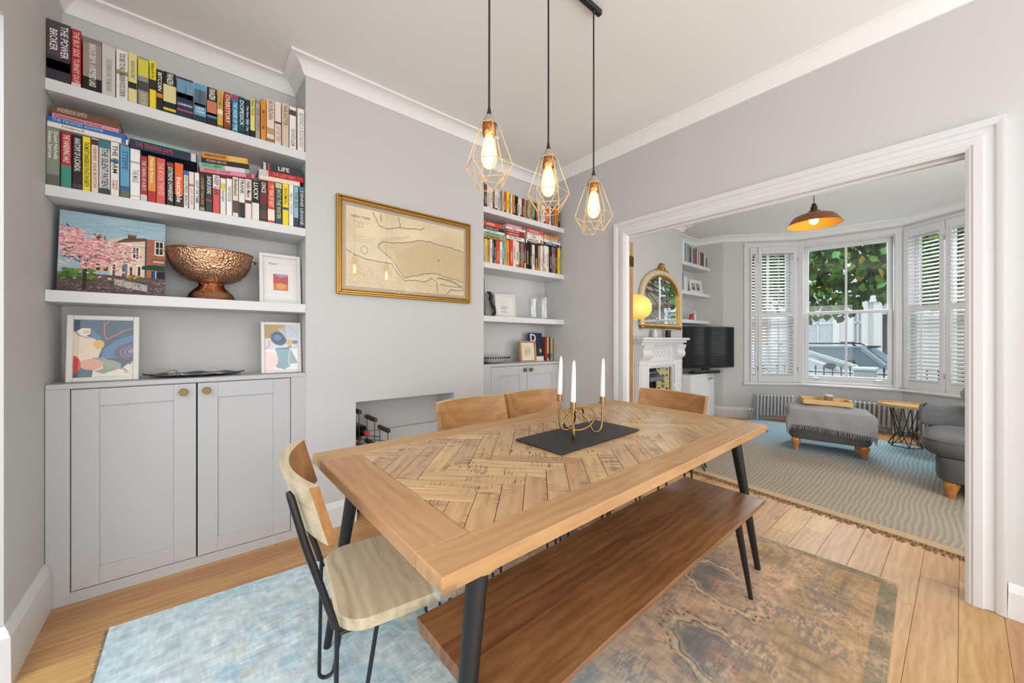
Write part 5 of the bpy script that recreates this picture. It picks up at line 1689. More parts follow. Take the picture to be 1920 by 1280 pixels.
def pendant(x, y, ztop, label):
    """ztop: top of the black cord grip"""
    t = thing('pendant_lamp', label, 'lamp', L(x, y, ztop, math.radians(12)), 'wire pendant lamps')
    b = MB(); b.tube([(0, 0, -.005), (.001, 0, (2.785 - ztop) * .5), (0, 0, 2.787 - ztop)], .0040, 8); b.build('cord', plastic('black_flex', '1c1c1d', .6), t, smooth=60)
    b = MB(); b.lathe([(0, .004), (.005, .004), (.006, -.004), (.011, -.026), (0, -.026)], 16); b.build('cord_grip', BLACKMETAL, t, smooth=40, fix=True)
    b = MB(); b.lathe([(0, -.024), (.010, -.024), (.030, -.054), (.030, -.060), (0, -.060)], 24); b.build('cap', CONC, t, smooth=30, fix=True)
    b = MB(); b.lathe([(0, -.058), (.025, -.058), (.027, -.062), (.0265, -.098), (.024, -.104), (0, -.104)], 24); b.build('lamp_holder', ROSE, t, smooth=40, fix=True)
    zt, zw, zb = -.064, -.222, -.30
    n = 6
    top = [Vector((.037 * math.cos(2 * PI * i / n), .037 * math.sin(2 * PI * i / n), zt)) for i in range(n)]
    wid = [Vector((.092 * math.cos(2 * PI * i / n), .092 * math.sin(2 * PI * i / n), zw)) for i in range(n)]
    bot = [Vector((.050 * math.cos(2 * PI * (i + .5) / n), .050 * math.sin(2 * PI * (i + .5) / n), zb)) for i in range(n)]
    b = MB(); r_ = .0016
    for i in range(n):
        j = (i + 1) % n
        for p, q in ((top[i], wid[i]), (top[i], top[j]), (wid[i], wid[j]), (wid[i], bot[i]), (wid[j], bot[i]), (bot[i], bot[j])):
            b.tube([p, q], r_, 6)
    b.build('wire_cage', WIRE, t, smooth=60)
    b = MB(); b.lathe([(.014, -.098), (.016, -.108), (.025, -.14), (.031, -.175), (.030, -.20), (.022, -.22), (.010, -.229), (0, -.231)], 24); b.build('bulb', BULB, t, smooth=70, fix=True)
    b = MB()
    for i in range(6):
        a_ = 2 * PI * i / 6
        b.tube([(.006 * math.cos(a_), .006 * math.sin(a_), -.118), (.011 * math.cos(a_), .011 * math.sin(a_), -.195)], .0012, 5)
    b.build('filament', FIL, t)
    return t


pendant(.862, 1.168, 2.045, 'wire cage pendant lamp with a glowing bulb, nearest the bookshelves')
pendant(1.185, 1.168, 2.018, 'wire cage pendant lamp with a glowing bulb, middle of three')
pendant(1.502, 1.168, 1.990, 'wire cage pendant lamp with a glowing bulb, nearest the doorway')
t = thing('ceiling_bar', 'black metal bar on the ceiling carrying the three pendant cords', 'light fitting', L(1.18, 1.168, ZC))
b = MB(); b.box(-.375, -.012, -.026, .375, .012, 0, .002); b.build('bar', BLACKMETAL, t)
for x in (-.318, .005, .322):
    b = MB(); b.lathe([(0, -.026), (.008, -.026), (.008, -.032), (.004, -.036), (0, -.036)], 12, L(x, 0, 0)); b.build('cord_clamp', BLACKMETAL, t, fix=True)

# ================================================================ FRONT ROOM
# ---- flat-woven rug with dashed stripes, window daylight's blue painted in towards the bay
k = NT('striped_flatweave')
tc = k.n('ShaderNodeTexCoord')
sx = k.n('ShaderNodeSeparateXYZ', {'Vector': tc.outputs['Object']})
X_, Y_ = sx.outputs['X'], sx.outputs['Y']
wob = k.noise(tc.outputs['Object'], 1.6, 2)
zig = k.math('PINGPONG', k.math('ADD', X_, k.math('MULTIPLY', wob, .3)), .55)
yy = k.math('ADD', k.math('ADD', Y_, k.math('MULTIPLY', wob, .10)), k.math('MULTIPLY', zig, .03))
st = k.math('SINE', k.math('MULTIPLY', yy, 2 * PI / .031))
da = k.math('SINE', k.math('MULTIPLY', X_, 2 * PI / .026))
pat = k.math('ADD', k.math('MULTIPLY', st, .5), k.math('MULTIPLY', da, .4))
pat = k.math('ADD', pat, k.math('MULTIPLY', k.math('SUBTRACT', k.noise(tc.outputs['Object'], 90, 3), .5), .9))
bay_tint = k.n('ShaderNodeMapRange', {'Value': k.math('ADD', X_, k.math('MULTIPLY', wob, .5)), 'From Min': 4.7, 'From Max': 5.9}, interpolation_type='SMOOTHSTEP').outputs['Result']
dk = k.mix(bay_tint, lin('968b7d'), lin('93b1bd')); lt = k.mix(bay_tint, lin('aca08e'), lin('b3cad2'))  # blue of the bay daylight mixed into both stripe colours
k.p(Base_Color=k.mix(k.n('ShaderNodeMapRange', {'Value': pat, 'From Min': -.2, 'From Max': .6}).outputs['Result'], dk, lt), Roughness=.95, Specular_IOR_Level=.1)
k.bump(pat, .5, .003)
t = thing('flatweave_rug', 'beige striped flatweave rug with tasselled edge and painted blue window light, filling the front room', 'rug', TILT)
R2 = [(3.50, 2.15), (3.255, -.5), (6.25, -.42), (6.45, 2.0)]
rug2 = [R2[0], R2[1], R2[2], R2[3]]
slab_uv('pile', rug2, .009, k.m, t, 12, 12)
b = MB()
P, Q = Vector((*R2[0], 0)), Vector((*R2[1], 0)); n = (Q - P).normalized(); o = Vector((n.y, -n.x, 0))
if o.x > 0: o = -o
b.add([P + Vector((0, 0, .0098)) - o * .085, Q + Vector((0, 0, .0098)) - o * .085, Q + Vector((0, 0, .0098)) + o * .004, P + Vector((0, 0, .0098)) + o * .004,
       P + Vector((0, 0, 0)) + o * .004, Q + o * .004], [(0, 3, 2, 1), (3, 4, 5, 2)])
b.build('edge_band', fabric('tan_binding', 'c2a377', 'a88a5f', 180), t)
b = MB()
TAS = 170
for i in range(TAS):
    p = P.lerp(Q, (i + .5) / TAS)
    a_ = p + o * .004 + Vector((0, 0, .008)); e_ = p + o * random.uniform(.045, .075) + n * random.uniform(-.016, .016) + Vector((0, 0, .003))
    m_ = (a_ + e_) / 2 + n * random.uniform(-.006, .006) + Vector((0, 0, .002))
    b.tube([a_, m_, e_], [.0055, .0045, .003], 5)
b.build('fringe', fabric('tan_tassel', '9a754c', '6d4e30', 200), t, kind='stuff')

# ---- tiled Victorian fireplace
SURR = paint('white_gloss_surround', 'e2e2e4', .35, .015, .03)
IRON = paint('black_cast_iron', '141416', .5, .15, .3)
t = thing('fireplace', 'white carved Victorian fireplace with patterned cream tiles', 'fireplace')
b = MB(); b.box(3.90, 2.325, 1.168, 5.035, 2.498, 1.198, .006); b.box(3.93, 2.35, 1.135, 5.005, 2.498, 1.168, .008); b.box(3.96, 2.385, 1.11, 4.98, 2.498, 1.135, .006); b.build('mantel_shelf', SURR, t)
for x0 in (3.98, 4.80):
    b = MB(); x1 = x0 + .205
    b.box(x0, 2.43, -.03, x1, 2.498, .90, .003); b.box(x0 - .006, 2.42, -.03, x1 + .006, 2.498, .14, .005); b.box(x0 - .004, 2.422, .86, x1 + .004, 2.498, .90, .005); b.box(x0 - .004, 2.424, .56, x1 + .004, 2.498, .60, .004)
    for i in range(5):
        b.tube([(x0 + .03 + i * .036, 2.43, .62), (x0 + .03 + i * .036, 2.43, .84)], .012, 8)
        b.tube([(x0 + .03 + i * .036, 2.43, .16), (x0 + .03 + i * .036, 2.43, .54)], .012, 8)
    b.build('pilaster', SURR, t)
    b = MB()
    prof = [(2.498, .90), (2.43, .90), (2.42, .93), (2.38, .96), (2.37, 1.0), (2.385, 1.04), (2.37, 1.07), (2.36, 1.11), (2.498, 1.11)]
    b.prism([(y_, z_) for y_, z_ in prof], 0, .205, Matrix(((0, 0, 1, x0), (1, 0, 0, 0), (0, 1, 0, 0), (0, 0, 0, 1)))); b.build('corbel', SURR, t, smooth=40, fix=True)
b = MB(); b.box(4.185, 2.445, .86, 4.80, 2.498, 1.11, .002); b.frame(4.24, .90, 4.745, 1.085, .022, 2.43, 2.446, .004); b.build('frieze', SURR, t)
b = MB()
for i in range(5):
    xx = 4.30 + i * .0975
    b.tube([(xx + .034 * math.cos(a_) * (1 - a_ / 14), 2.442, .992 + .052 * math.sin(a_) * (1 - a_ / 14)) for a_ in np.linspace(0, 9, 24)], .006, 6)
    b.lathe([(0, .012), (.012, .008), (.018, 0)], 10, L(xx, 2.446, .992, 0, PI / 2))
b.build('carving', SURR, t, smooth=60)
b = MB(); b.frame(4.145, -.03, 4.845, .875, .03, 2.415, 2.47, .006, wb=.0); b.frame(4.17, -.03, 4.82, .85, .03, 2.43, 2.48, .008, wb=.0); b.build('inner_moulding', SURR, t)
b = MB(); b.box(4.1, 2.63, -.05, 4.9, 2.70, .9); b.build('fireback', IRON, t)
TILEM = paint('cream_glazed_tile', 'c9b678', .2, .15, .05, .6)
TPAT = paint('dark_tile_pattern', '3d3a22', .25, .2, 0, .6)
for sd in (0, 1):
    A_, B_ = ((4.665, 2.615), (4.79, 2.475)) if sd else ((4.20, 2.475), (4.325, 2.615))
    M_, ln = face(A_, B_)
    b = MB(); b.box(0, 0, -.05, ln, .015, .86, M=M_); b.build('cheek', IRON, t)
    z = .835
    for i, h in enumerate((.175, .078, .175, .078, .175, .078)):
        b = MB(); b.box(.012, -.008, -h + .003, ln - .012, 0, 0, .0015)
        to = b.build('tile', TILEM, t, M_ @ L(0, 0, z))
        cx = ln / 2
        for (u, v, r_) in (((-.05, -.05, .018), (.05, -.05, .018), (0, -.022, .02), (-.05, -.13, .018), (.05, -.13, .018), (0, -.14, .026)) if h > .1 else ((0, -h / 2, .022),)):
            b = MB(); b.lathe([(0, .0012), (r_, .0012), (r_, 0)], 8, L(cx + u, -.008, v, 0, PI / 2)); b.build('tile_pattern', TPAT, to)
        z -= h
b = MB(); b.add([(4.33, 2.628, .80), (4.66, 2.628, .80), (4.65, 2.51, .69), (4.34, 2.51, .69), (4.65, 2.50, .65), (4.34, 2.50, .65), (4.66, 2.628, .62), (4.33, 2.628, .62)],
                [(0, 3, 2, 1), (3, 5, 4, 2), (5, 7, 6, 4), (0, 7, 5, 3), (1, 2, 4, 6)])
b.box(4.335, 2.49, .645, 4.655, 2.51, .665, .003); b.box(4.40, 2.545, .735, 4.59, 2.56, .765, .004)
b.build('hood', metal('polished_iron', '9aa6b0', .32, .3), t)
b = MB()
for i in range(7): b.tube([(4.36 + i * .045, 2.53, .12), (4.36 + i * .045, 2.53, .30)], .006, 6)
b.box(4.33, 2.52, .28, 4.66, 2.54, .30, .002); b.box(4.33, 2.52, .12, 4.66, 2.54, .14, .002); b.build('grate', IRON, t)

# ---- gilt overmantel mirror
t = thing('arched_mirror', 'gilt arched overmantel mirror with a scrolled crest', 'mirror', L(4.565, 2.497, 1.31))
HW, ZS, RZ = .47, .40, .315
path = [(-HW, 0, .04), (-HW, 0, ZS * .5)] + [(-HW * math.cos(a_), 0, ZS + RZ * math.sin(a_)) for a_ in np.linspace(0, PI, 33)] + [(HW, 0, ZS * .5), (HW, 0, .04)]
b = MB()
b.tube([(x, -.022, z) for x, _, z in path], .038, 12); b.build('gilt_frame', paint('pale_gilt', 'd2c09a', .35, .15, .1, .7), t, smooth=60)
b = MB(); b.tube([(x * .93, -.03, .04 + (z - .04) * .95) for x, _, z in path], .018, 10); b.tube([(-HW, -.03, .035), (HW, -.03, .035)], .03, 12, flat=1.1)
b.build('gilt_slip', GOLD, t, smooth=60)
b = MB(); b.prism([(-.45, .03), (.45, .03)] + [(.45 * math.cos(a_), ZS + .30 * math.sin(a_)) for a_ in np.linspace(0, PI, 25)], 0, .004, Matrix(((1, 0, 0, 0), (0, 0, -1, -.018), (0, 1, 0, 0), (0, 0, 0, 1))))
b.build('mirror_glass', metal('mirror_silver', 'e9ecec', .01, .01), t)
b = MB()
for s_ in (-1, 1):
    b.tube([(s_ * (.02 + .06 * q - .02 * math.sin(q * 6)), -.035, ZS + RZ + .03 + .075 * (1 - q) + .02 * math.sin(q * 7)) for q in np.linspace(0, 1, 14)], np.linspace(.02, .008, 14), 8)
    b.tube([(s_ * (.12 + .028 * math.cos(a_)), -.035, ZS + RZ + .028 * math.sin(a_) + .005) for a_ in np.linspace(0, 5.5, 14)], np.linspace(.012, .006, 14), 8)
    b.lathe([(0, .03), (.026, .02), (.03, 0)], 10, L(s_ * HW, -.03, .02, 0, PI / 2))
    b.tube([(s_ * (HW + .01), -.03, .05), (s_ * (HW + .04), -.03, .08), (s_ * (HW + .015), -.03, .13)], [.014, .01, .004], 8)
for i in range(5): b.lathe([(0, .022), (.018, .012), (.02, 0)], 8, L(.028 * math.cos(i * 1.257), -.04, ZS + RZ + .07 + .028 * math.sin(i * 1.257), 0, PI / 2))
b.lathe([(0, .035), (.02, .02), (.022, 0)], 10, L(0, -.04, ZS + RZ + .07, 0, PI / 2)); b.tube([(0, -.03, ZS + RZ + .08), (0, -.03, ZS + RZ + .135)], [.02, .003], 8)
b.build('crest', GOLD, t, smooth=60)
b = MB(); b.lathe([(0, 0), (.032, 0), (.034, .006), (.034, .092), (.03, .095), (.028, .09), (.026, .01), (0, .01)], 16)
b.build('candle_pot', paint('black_stoneware', '1c1c1e', .4, .1, .1), None, L(4.63, 2.42, 1.1985), 40, 'small black pot standing on the white mantelpiece', 'pot', fix=True)
b = MB(); b.lathe([(0, 0), (.03, 0), (.036, .02), (.034, .06), (.02, .085), (.018, .1), (0, .1)], 16)
b.build('white_vase', paint('white_glaze', 'd9d8d4', .3, .03, 0), None, L(4.32, 2.43, 1.1985), 40, 'small white vase at the left of the black pot on the mantelpiece', 'vase', fix=True)

# ---- yellow globe floor lamp
k = NT('yellow_glass_shade')
k.p(Base_Color=lin('f0cd6e'), Roughness=.35, Emission_Color=k.mix(k.noise(k.coord(rand=False), 3, 1), lin('f2c65c'), lin('f6d070')), Emission_Strength=.42)
t = thing('floor_lamp', 'yellow globe-shaded lamp glowing beside the pine door leaf', 'lamp', upright(3.335, 2.135))
b = MB(); b.lathe([(.07, 1.385), (.13, 1.388), (.18, 1.42), (.203, 1.475), (.2, 1.53), (.175, 1.58), (.12, 1.618), (.05, 1.632), (0, 1.634)], 40); b.build('shade', k.m, t, smooth=60, fix=True)
b = MB(); b.tube([(0, 0, .02), (0, 0, 1.56)], .009, 10); b.build('pole', BRASS, t, smooth=60)
b = MB(); b.lathe([(0, 0), (.13, 0), (.13, .012), (.03, .022), (0, .024)], 28); b.build('base', BRASS, t, smooth=40, fix=True)

# ---- alcove cupboard, television and shelves beside the chimney breast
t = thing('alcove_cupboard', 'white bow-fronted cupboard under the television', 'cabinet')
bow = [(5.185, 2.40), (5.45, 2.385), (5.75, 2.385), (5.95, 2.40), (6.06, 2.45), (6.105, 2.55)]
b = MB(); b.prism(bow + [(6.105, 2.745), (5.185, 2.745)], -.03, .66); b.build('carcass', TRIM, t, smooth=40)
b = MB(); b.prism([(x + (.01 if x > 5.3 else 0), y_ - .012) for x, y_ in bow] + [(6.11, 2.747), (5.185, 2.747)], .66, .685, ch=.004); b.build('cabinet_top', TRIM, t)
for (i0, i1, hx) in ((0, 2, 5.71), (2, 4, 5.79)):
    seg = bow[i0:i1 + 1]
    pts = [(x, y_ - .014) for x, y_ in seg] + [(x, y_ + .004) for x, y_ in seg[::-1]]
    pts[0] = (pts[0][0] + .012, pts[0][1]); pts[-1] = (pts[-1][0] + .012, pts[-1][1])
    b = MB(); b.prism(pts, .06, .645); do = b.build('door', TRIM, t)
    b = MB(); b.tube([(hx - .025, 2.372, .61), (hx - .025, 2.35, .61), (hx + .025, 2.35, .61), (hx + .025, 2.372, .61)], .006, 8); b.build('handle', metal('old_silver', '8c8c88', .3), do, smooth=60)
t = thing('television', 'flat black television angled out of the alcove on the white cupboard', 'television', L(5.695, 2.363, .0) @ Matrix.Rotation(math.atan2(-.35, .94), 4, 'Z'))
b = MB(); b.box(-.5, 0, .765, .5, .035, 1.365, .004); b.build('casing', plastic('black_plastic', '111214', .35), t)
b = MB(); b.box(-.49, -.0015, .785, .49, .001, 1.355); b.build('screen', plastic('black_screen', '07090b', .06), t)
b = MB(); b.box(-.06, .035, .685, .06, .075, 1.0, .004); b.box(-.22, .0, .685, .22, .16, .697, .003); b.build('stand', plastic('black_plastic', '111214', .35), t)
b = MB(); b.box(-.3, -.03, .70, .2, .03, .735, .006); b.build('sound_bar', plastic('dark_plastic', '202226', .4), t)
for zt, lab in ((2.285, 'top white shelf in the front-room alcove, full of books'), (1.875, 'middle white shelf in the front-room alcove, with two photographs'), (1.465, 'lowest white shelf in the front-room alcove, just above the television')):
    b = MB(); b.box(5.182, 2.51, zt - .05, 6.108, FA - .002, zt, .002); b.build('floating_shelf', SHELF, label=lab, cat='shelf', group='floating shelves')
G = 'books in the front-room alcove'
x = 5.19
for i, (cn, w_, h) in enumerate((('black', .034, .30), ('off-white', .09, .29), ('slate', .03, .27), ('light blue', .05, .265), ('grey', .07, .25), ('charcoal', .05, .235), ('light blue', .045, .24), ('coral', .03, .23), ('brown', .03, .235),
                                 ('steel blue', .04, .235), ('navy', .04, .24), ('cream', .03, .23), ('red orange', .03, .22), ('pale grey', .04, .215), ('slate', .04, .21), ('brown', .035, .21), ('charcoal', .05, .205), ('light blue', .04, .2), ('pinkish white', .035, .195), ('black', .035, .15))):
    book(w_ - .002, h, .18, cn, L(x, 2.53, 2.285), '%s book, %s from the left on the front-room top shelf' % (cn, ORD[i]), G); x += w_
x = 5.19
for i, (cn, w_, h) in enumerate((('off-white', .05, .27), ('slate', .03, .25), ('light blue', .045, .235), ('pinkish white', .05, .2), ('pale grey', .05, .19))):
    book(w_ - .002, h, .16, cn, L(x, 2.53, 1.875), '%s book, %s from the left on the front-room middle shelf' % (cn, ORD[i]), 'books on the front-room middle shelf'); x += w_
c = Canvas(120, 160, 'b7b2a8'); c.ell(.5, .35, .16, .2, 'd9c3ae'); c.ell(.5, .85, .35, .3, '4c5660'); c.ell(.5, .24, .18, .12, '4a3a30'); c.noise(.1, 30)
framed('framed_photo', 'black-framed photograph on the front-room middle shelf', 'photograph', .17, .215, .018, .02, plastic('black_frame', '1b1b1c', .4), imgmat('portrait_photo', c.a, .4), L(5.545, 2.6, 1.8755, math.radians(12), math.radians(-8)), .01)
c = Canvas(200, 160, 'eceae6')
for x0 in (.14, .56): c.rect(x0, .2, x0 + .3, .8, '6b747a'); c.ell(x0 + .15, .4, .06, .1, 'd2b9a6'); c.rect(x0 + .06, .55, x0 + .24, .8, '33393f')
framed('framed_photo', 'wide white-framed pair of photographs on the front-room middle shelf', 'photograph', .34, .215, .018, .02, WFRAME, imgmat('double_photo', c.a, .4), L(5.82, 2.58, 1.8755, math.radians(-6), math.radians(-8)))
c = Canvas(120, 140, 'e9e7e2'); c.rect(.25, .2, .75, .8, '5f7f9d'); c.ell(.5, .5, .14, .16, '38536e'); c.noise(.05, 20)
framed('framed_photo', 'white-framed blue picture on the front-room lowest shelf', 'picture', .2, .20, .018, .02, WFRAME, imgmat('blue_print', c.a, .4), L(5.30, 2.6, 1.4655, 0, math.radians(-6)))
for i, (x, cc, h, lab) in enumerate(((5.60, 'b2382f', .085, 'small red jar on the shelf above the television, left of two'), (5.66, 'b2382f', .10, 'small red bottle with a pale cap above the television'), (5.73, 'd8d5cf', .13, 'little white round-topped ornament beside the red bottles'))):
    b = MB(); b.lathe([(0, 0), (.022, 0), (.024, .01), (.023, h * .6), (.012, h * .72), (.012, h * .8)] + ([(.02, h * .85), (.02, h), (0, h)] if i < 2 else [(.026, h * .9), (.02, h * 1.05), (0, h * 1.1)]), 14)
    b.build('small_bottle', plastic('trinket_' + cc, cc, .3), None, L(x, 2.58, 1.4655), 40, lab, 'ornament', fix=True)

# ---- column radiators under the bay
RAD = paint('grey_radiator_enamel', 'c4c4c6', .35, .03, 0)
sec = MB()
for y_ in (-.034, .034):
    sec.tube([(0, y_, .09), (0, y_, .10), (0, y_, .345), (0, y_, .355)], [.010, .0145, .0145, .012], 10)
sec.tube([(0, -.036, .355), (0, -.026, .372), (0, .026, .372), (0, .036, .355)], .0155, 10)
sec.tube([(0, -.036, .09), (0, -.026, .076), (0, .026, .076), (0, .036, .09)], .0155, 10)
SECM = sec.mesh('section', RAD, 60)


def radiator(fi, s0, n, label, valve, pitch=.047):
    M_, ln = face(BAY[fi], BAY[fi + 1])
    M_ = TILT @ M_ @ L(s0, -.10, 0)
    t = thing('column_radiator', label, 'radiator', M_, 'column radiators')
    for i in range(n):
        link('section', SECM, t, L(i * pitch, 0, 0))
    b = MB(); b.tube([(-.01, 0, .36), (n * pitch - .037, 0, .36)], .013, 8); b.tube([(-.01, 0, .088), (n * pitch - .037, 0, .088)], .013, 8); b.build('header_tube', RAD, t, smooth=60)
    for x in (0, (n - 1) * pitch):
        for y_ in (-.034, .034):
            b = MB(); b.tube([(x, y_, .09), (x, y_, .005), (x, y_, 0)], [.013, .012, .016], 8); b.build('leg', RAD, t, smooth=60)
    if valve:
        b = MB(); b.tube([(-.09, 0, 0), (-.09, 0, .10)], .009, 8); b.tube([(-.09, 0, .088), (-.01, 0, .088)], .010, 8); b.lathe([(0, .10), (.017, .10), (.02, .12), (.02, .14), (.012, .165), (0, .172)], 12, L(-.09, 0, 0)); b.build('valve', CHROME, t, smooth=40)
    return t


radiator(1, .42, 11, 'short grey column radiator under the left bay window', True)
radiator(2, .06, 21, 'long grey column radiator behind the ottoman', False)
radiator(3, .14, 13, 'grey column radiator behind the wire side table', False)


# ---- upholstered ottoman, throw, tray
def superbox(mb, hx, hy, rows, n=48, e=5.0, M=None):
    """rounded cushion: rows of (z, inset)"""
    def P(u, v):
        j = min(len(rows) - 1, int(round(v * (len(rows) - 1))))
        z, ins = rows[j]
        a_ = 2 * PI * u
        c_, s_ = math.cos(a_), math.sin(a_)
        q = (abs(c_) ** e + abs(s_) ** e) ** (-1 / e)
        return ((hx - ins) * c_ * q, (hy - ins) * s_ * q, z)
    mb.grid(P, n, len(rows), M, wrap_u=True)
    return mb


CHAR = fabric('charcoal_linen', '5a5a59', '434343', 220)
LEGW = wood('orange_beech', 'c98a4b', 'b97637', '8a5220', .35, 14, 0, .1, .03, .3)
TURN = [(0, 0), (.018, 0), (.021, .02), (.026, .05), (.036, .08), (.043, .105), (.042, .125), (.033, .135), (.0, .137)]
t = thing('ottoman', 'charcoal upholstered ottoman on turned wooden legs in the front room', 'ottoman', onfloor(5.285, .955, math.radians(-75.3), .009))
b = MB(); superbox(b, .345, .285, [(.135, .34), (.13, .05), (.135, .012), (.16, .0), (.30, -.004), (.345, .004), (.36, .02)]); b.build('base', CHAR, t, smooth=50, fix=True)
b = MB(); superbox(b, .35, .29, [(.352, .03), (.356, .008), (.385, -.004), (.41, .006), (.43, .04), (.446, .11), (.455, .2), (.458, .28)]); b.build('cushion', CHAR, t, smooth=60, fix=True)
for sx_ in (-1, 1):
    for sy_ in (-1, 1):
        b = MB(); b.lathe(TURN, 18, L(sx_ * .275, sy_ * .22, 0)); b.build('leg', LEGW, t, smooth=60, fix=True)
THROW = fabric('grey_wool_throw', '9a9a9a', '7e7e7f', 260)


def drape(x, y, hx, hy, top, off=.012):
    """sheet point (x, y) laid over a box hx, hy with a rounded edge"""
    dx, dy = max(0, abs(x) - hx), max(0, abs(y) - hy)
    d = math.hypot(dx, dy)
    dome = .03 * (1 - (min(abs(x), hx) / hx) ** 2) * (1 - (min(abs(y), hy) / hy) ** 2) - .02
    z = top + dome
    px, py = max(-hx, min(hx, x)), max(-hy, min(hy, y))
    if d > 0:
        r_ = .05
        a_ = min(d / r_, PI / 2)
        out = r_ * math.sin(a_) * .55; dn = r_ * (1 - math.cos(a_)) + max(0, d - r_ * PI / 2)
        px += math.copysign(out * dx / d, x); py += math.copysign(out * dy / d, y); z -= dn
        w_ = math.sin(x * 31 + y * 9) * .006 * min(1, d / .08) + min(.03, dn * .12)
        px += math.copysign(w_ * dx / d, x); py += math.copysign(w_ * dy / d, y)
    return (px, py, z + off)


t2 = thing('throw_blanket', 'grey fringed wool throw draped over the ottoman', 'blanket', onfloor(5.285, .955, math.radians(-75.3), .009))
b = MB(); x0, x1, y0, y1 = -.47, .45, -.47, .20
b.grid(lambda u, v: drape(x0 + (x1 - x0) * u, y0 + (y1 - y0) * v + .02 * math.sin(u * 5), .325, .262, .455), 56, 44); o = b.build('cloth', THROW, t2, smooth=80)
md = o.modifiers.new('thickness', 'SOLIDIFY'); md.thickness = .006; md.offset = 1
b = MB()
for i in range(130):
    u = (i + random.random()) / 130
    p = Vector(drape(x0 + (x1 - x0) * u, y0 + .02 * math.sin(u * 5), .325, .262, .455))
    q = p + Vector((random.uniform(-.012, .012), -.004, -random.uniform(.03, .055)))
    b.tube([p, (p + q) / 2 + Vector((random.uniform(-.004, .004), 0, 0)), q], [.0028, .0022, .001], 4)
b.build('fringe', THROW, t2, kind='stuff')
TRAYW = wood('pale_tray_wood', 'e0bd83', 'd2aa6c', 'a67f47', .4, 12)
t = thing('serving_tray', 'rectangular pale wooden tray on top of the ottoman', 'tray', onfloor(5.36, .99, math.radians(-72), .499))
b = MB(); b.box(-.21, -.15, 0, .21, .15, .008, .002); b.build('tray_base', TRAYW, t)
for (xa, ya, xb, yb) in ((-.21, -.15, .21, -.138), (-.21, .138, .21, .15), (-.21, -.138, -.198, .138), (.198, -.138, .21, .138)):
    b = MB(); b.box(xa, ya, .008, xb, yb, .052, .003); b.build('tray_side', TRAYW, t)
t = thing('candle_jar', 'brown glass candle jar with a white lid on the tray', 'candle jar', onfloor(5.36, .965, 0, .5075))
b = MB(); b.lathe([(0, 0), (.038, 0), (.04, .004), (.04, .075), (.036, .078), (0, .078)], 22); b.build('jar', plastic('brown_glass', '8a7564', .15), t, smooth=40, fix=True)
b = MB(); b.lathe([(0, .078), (.041, .078), (.041, .092), (.038, .095), (0, .095)], 22); b.build('lid', plastic('silver_lid', 'c9c6c2', .3), t, smooth=40, fix=True)
b = MB(); b.box(-.05, -.035, 0, .05, .035, .012, .001); b.build('matchbox', paint('white_card', 'e9e6e0', .6, .02, 0), None, onfloor(5.31, 1.07, math.radians(-60), .5075), None, 'small white matchbox lying in the wooden tray', 'matchbox')

# ---- wire side table and a second wire base by the doorway
def wire_table(x, y, h, r, label, tray):
    t = thing('side_table', label, 'table', onfloor(x, y, .3, .009 if tray else 0.0), None)
    b = MB(); b.lathe([(0, h - .012), (r, h - .012), (r + .004, h - .006), (r + .004, h + .018), (r - .006, h + .018), (r - .008, h), (0, h)], 40); b.build('table_top', TRAYW if tray else DARKWOOD, t, smooth=30, fix=True)
    b = MB(); n = 6
    up = [Vector((r * .62 * math.cos(2 * PI * i / n), r * .62 * math.sin(2 * PI * i / n), h - .013)) for i in range(n)]
    md_ = [Vector((r * .36 * math.cos(2 * PI * (i + .5) / n), r * .36 * math.sin(2 * PI * (i + .5) / n), h * .30)) for i in range(n)]
    lo = [Vector((r * .62 * math.cos(2 * PI * i / n), r * .62 * math.sin(2 * PI * i / n), .005)) for i in range(n)]
    for i in range(n):
        j = (i + 1) % n
        for p, q in ((up[i], md_[i]), (up[j], md_[i]), (md_[i], lo[i]), (md_[i], lo[j]), (lo[i], lo[j]), (up[i], up[j]), (md_[i], md_[j])):
            b.tube([p, q], .0042, 6)
    b.build('wire_base', BLACKMETAL, t, smooth=60)


wire_table(6.22, .42, .462, .235, 'round wooden-topped side table on a black wire base near the sofa', True)
wire_table(3.52, 1.60, .46, .20, 'low black wire-based table just inside the doorway, glimpsed under the dining table', False)

# ---- sofa end with throw and cushion
t = thing('sofa', 'grey upholstered sofa on turned orange legs at the right of the front room', 'sofa', TILT @ L(0, 0, .009))
b = MB(); superbox(b, .53, .40, [(.135, .38), (.13, .03), (.14, .006), (.18, 0), (.28, 0), (.30, .008), (.305, .02), (.306, .3)], 64, 9, L(4.90, -.255, 0)); b.build('base', CHAR, t, smooth=50, fix=True)
b = MB(); superbox(b, .42, .42, [(.302, .3), (.304, .05), (.315, .012), (.345, -.022), (.39, -.03), (.43, -.012), (.452, .03), (.465, .1), (.472, .22), (.474, .4)], 56, 5, L(4.80, -.215, 0)); b.build('seat_cushion', CHAR, t, smooth=60, fix=True)
b = MB(); b.tube([(4.80 + .43 * sgn * (abs(math.cos(a_)) ** .4), -.215 + .435 * sg2 * (abs(math.sin(a_)) ** .4), .43) for a_ in np.linspace(0, 2 * PI, 60, endpoint=False) for sgn, sg2 in ((math.copysign(1, math.cos(a_)), math.copysign(1, math.sin(a_))),)], .005, 6, True); b.build('piping', CHAR, t, smooth=60)
for (xa, yf, nm) in ((5.33, .215, 'arm'), (4.50, -.12, 'arm')):
    b = MB(); b.tube([(xa, yf, .46), (xa, yf - .02, .46), (xa, yf - .1, .465), (xa, -.6, .47)], [.09, .115, .122, .122], 20); b.box(xa - .10, -.62, .16, xa + .10, yf - .02, .46, .03); b.build(nm, CHAR, t, smooth=60)
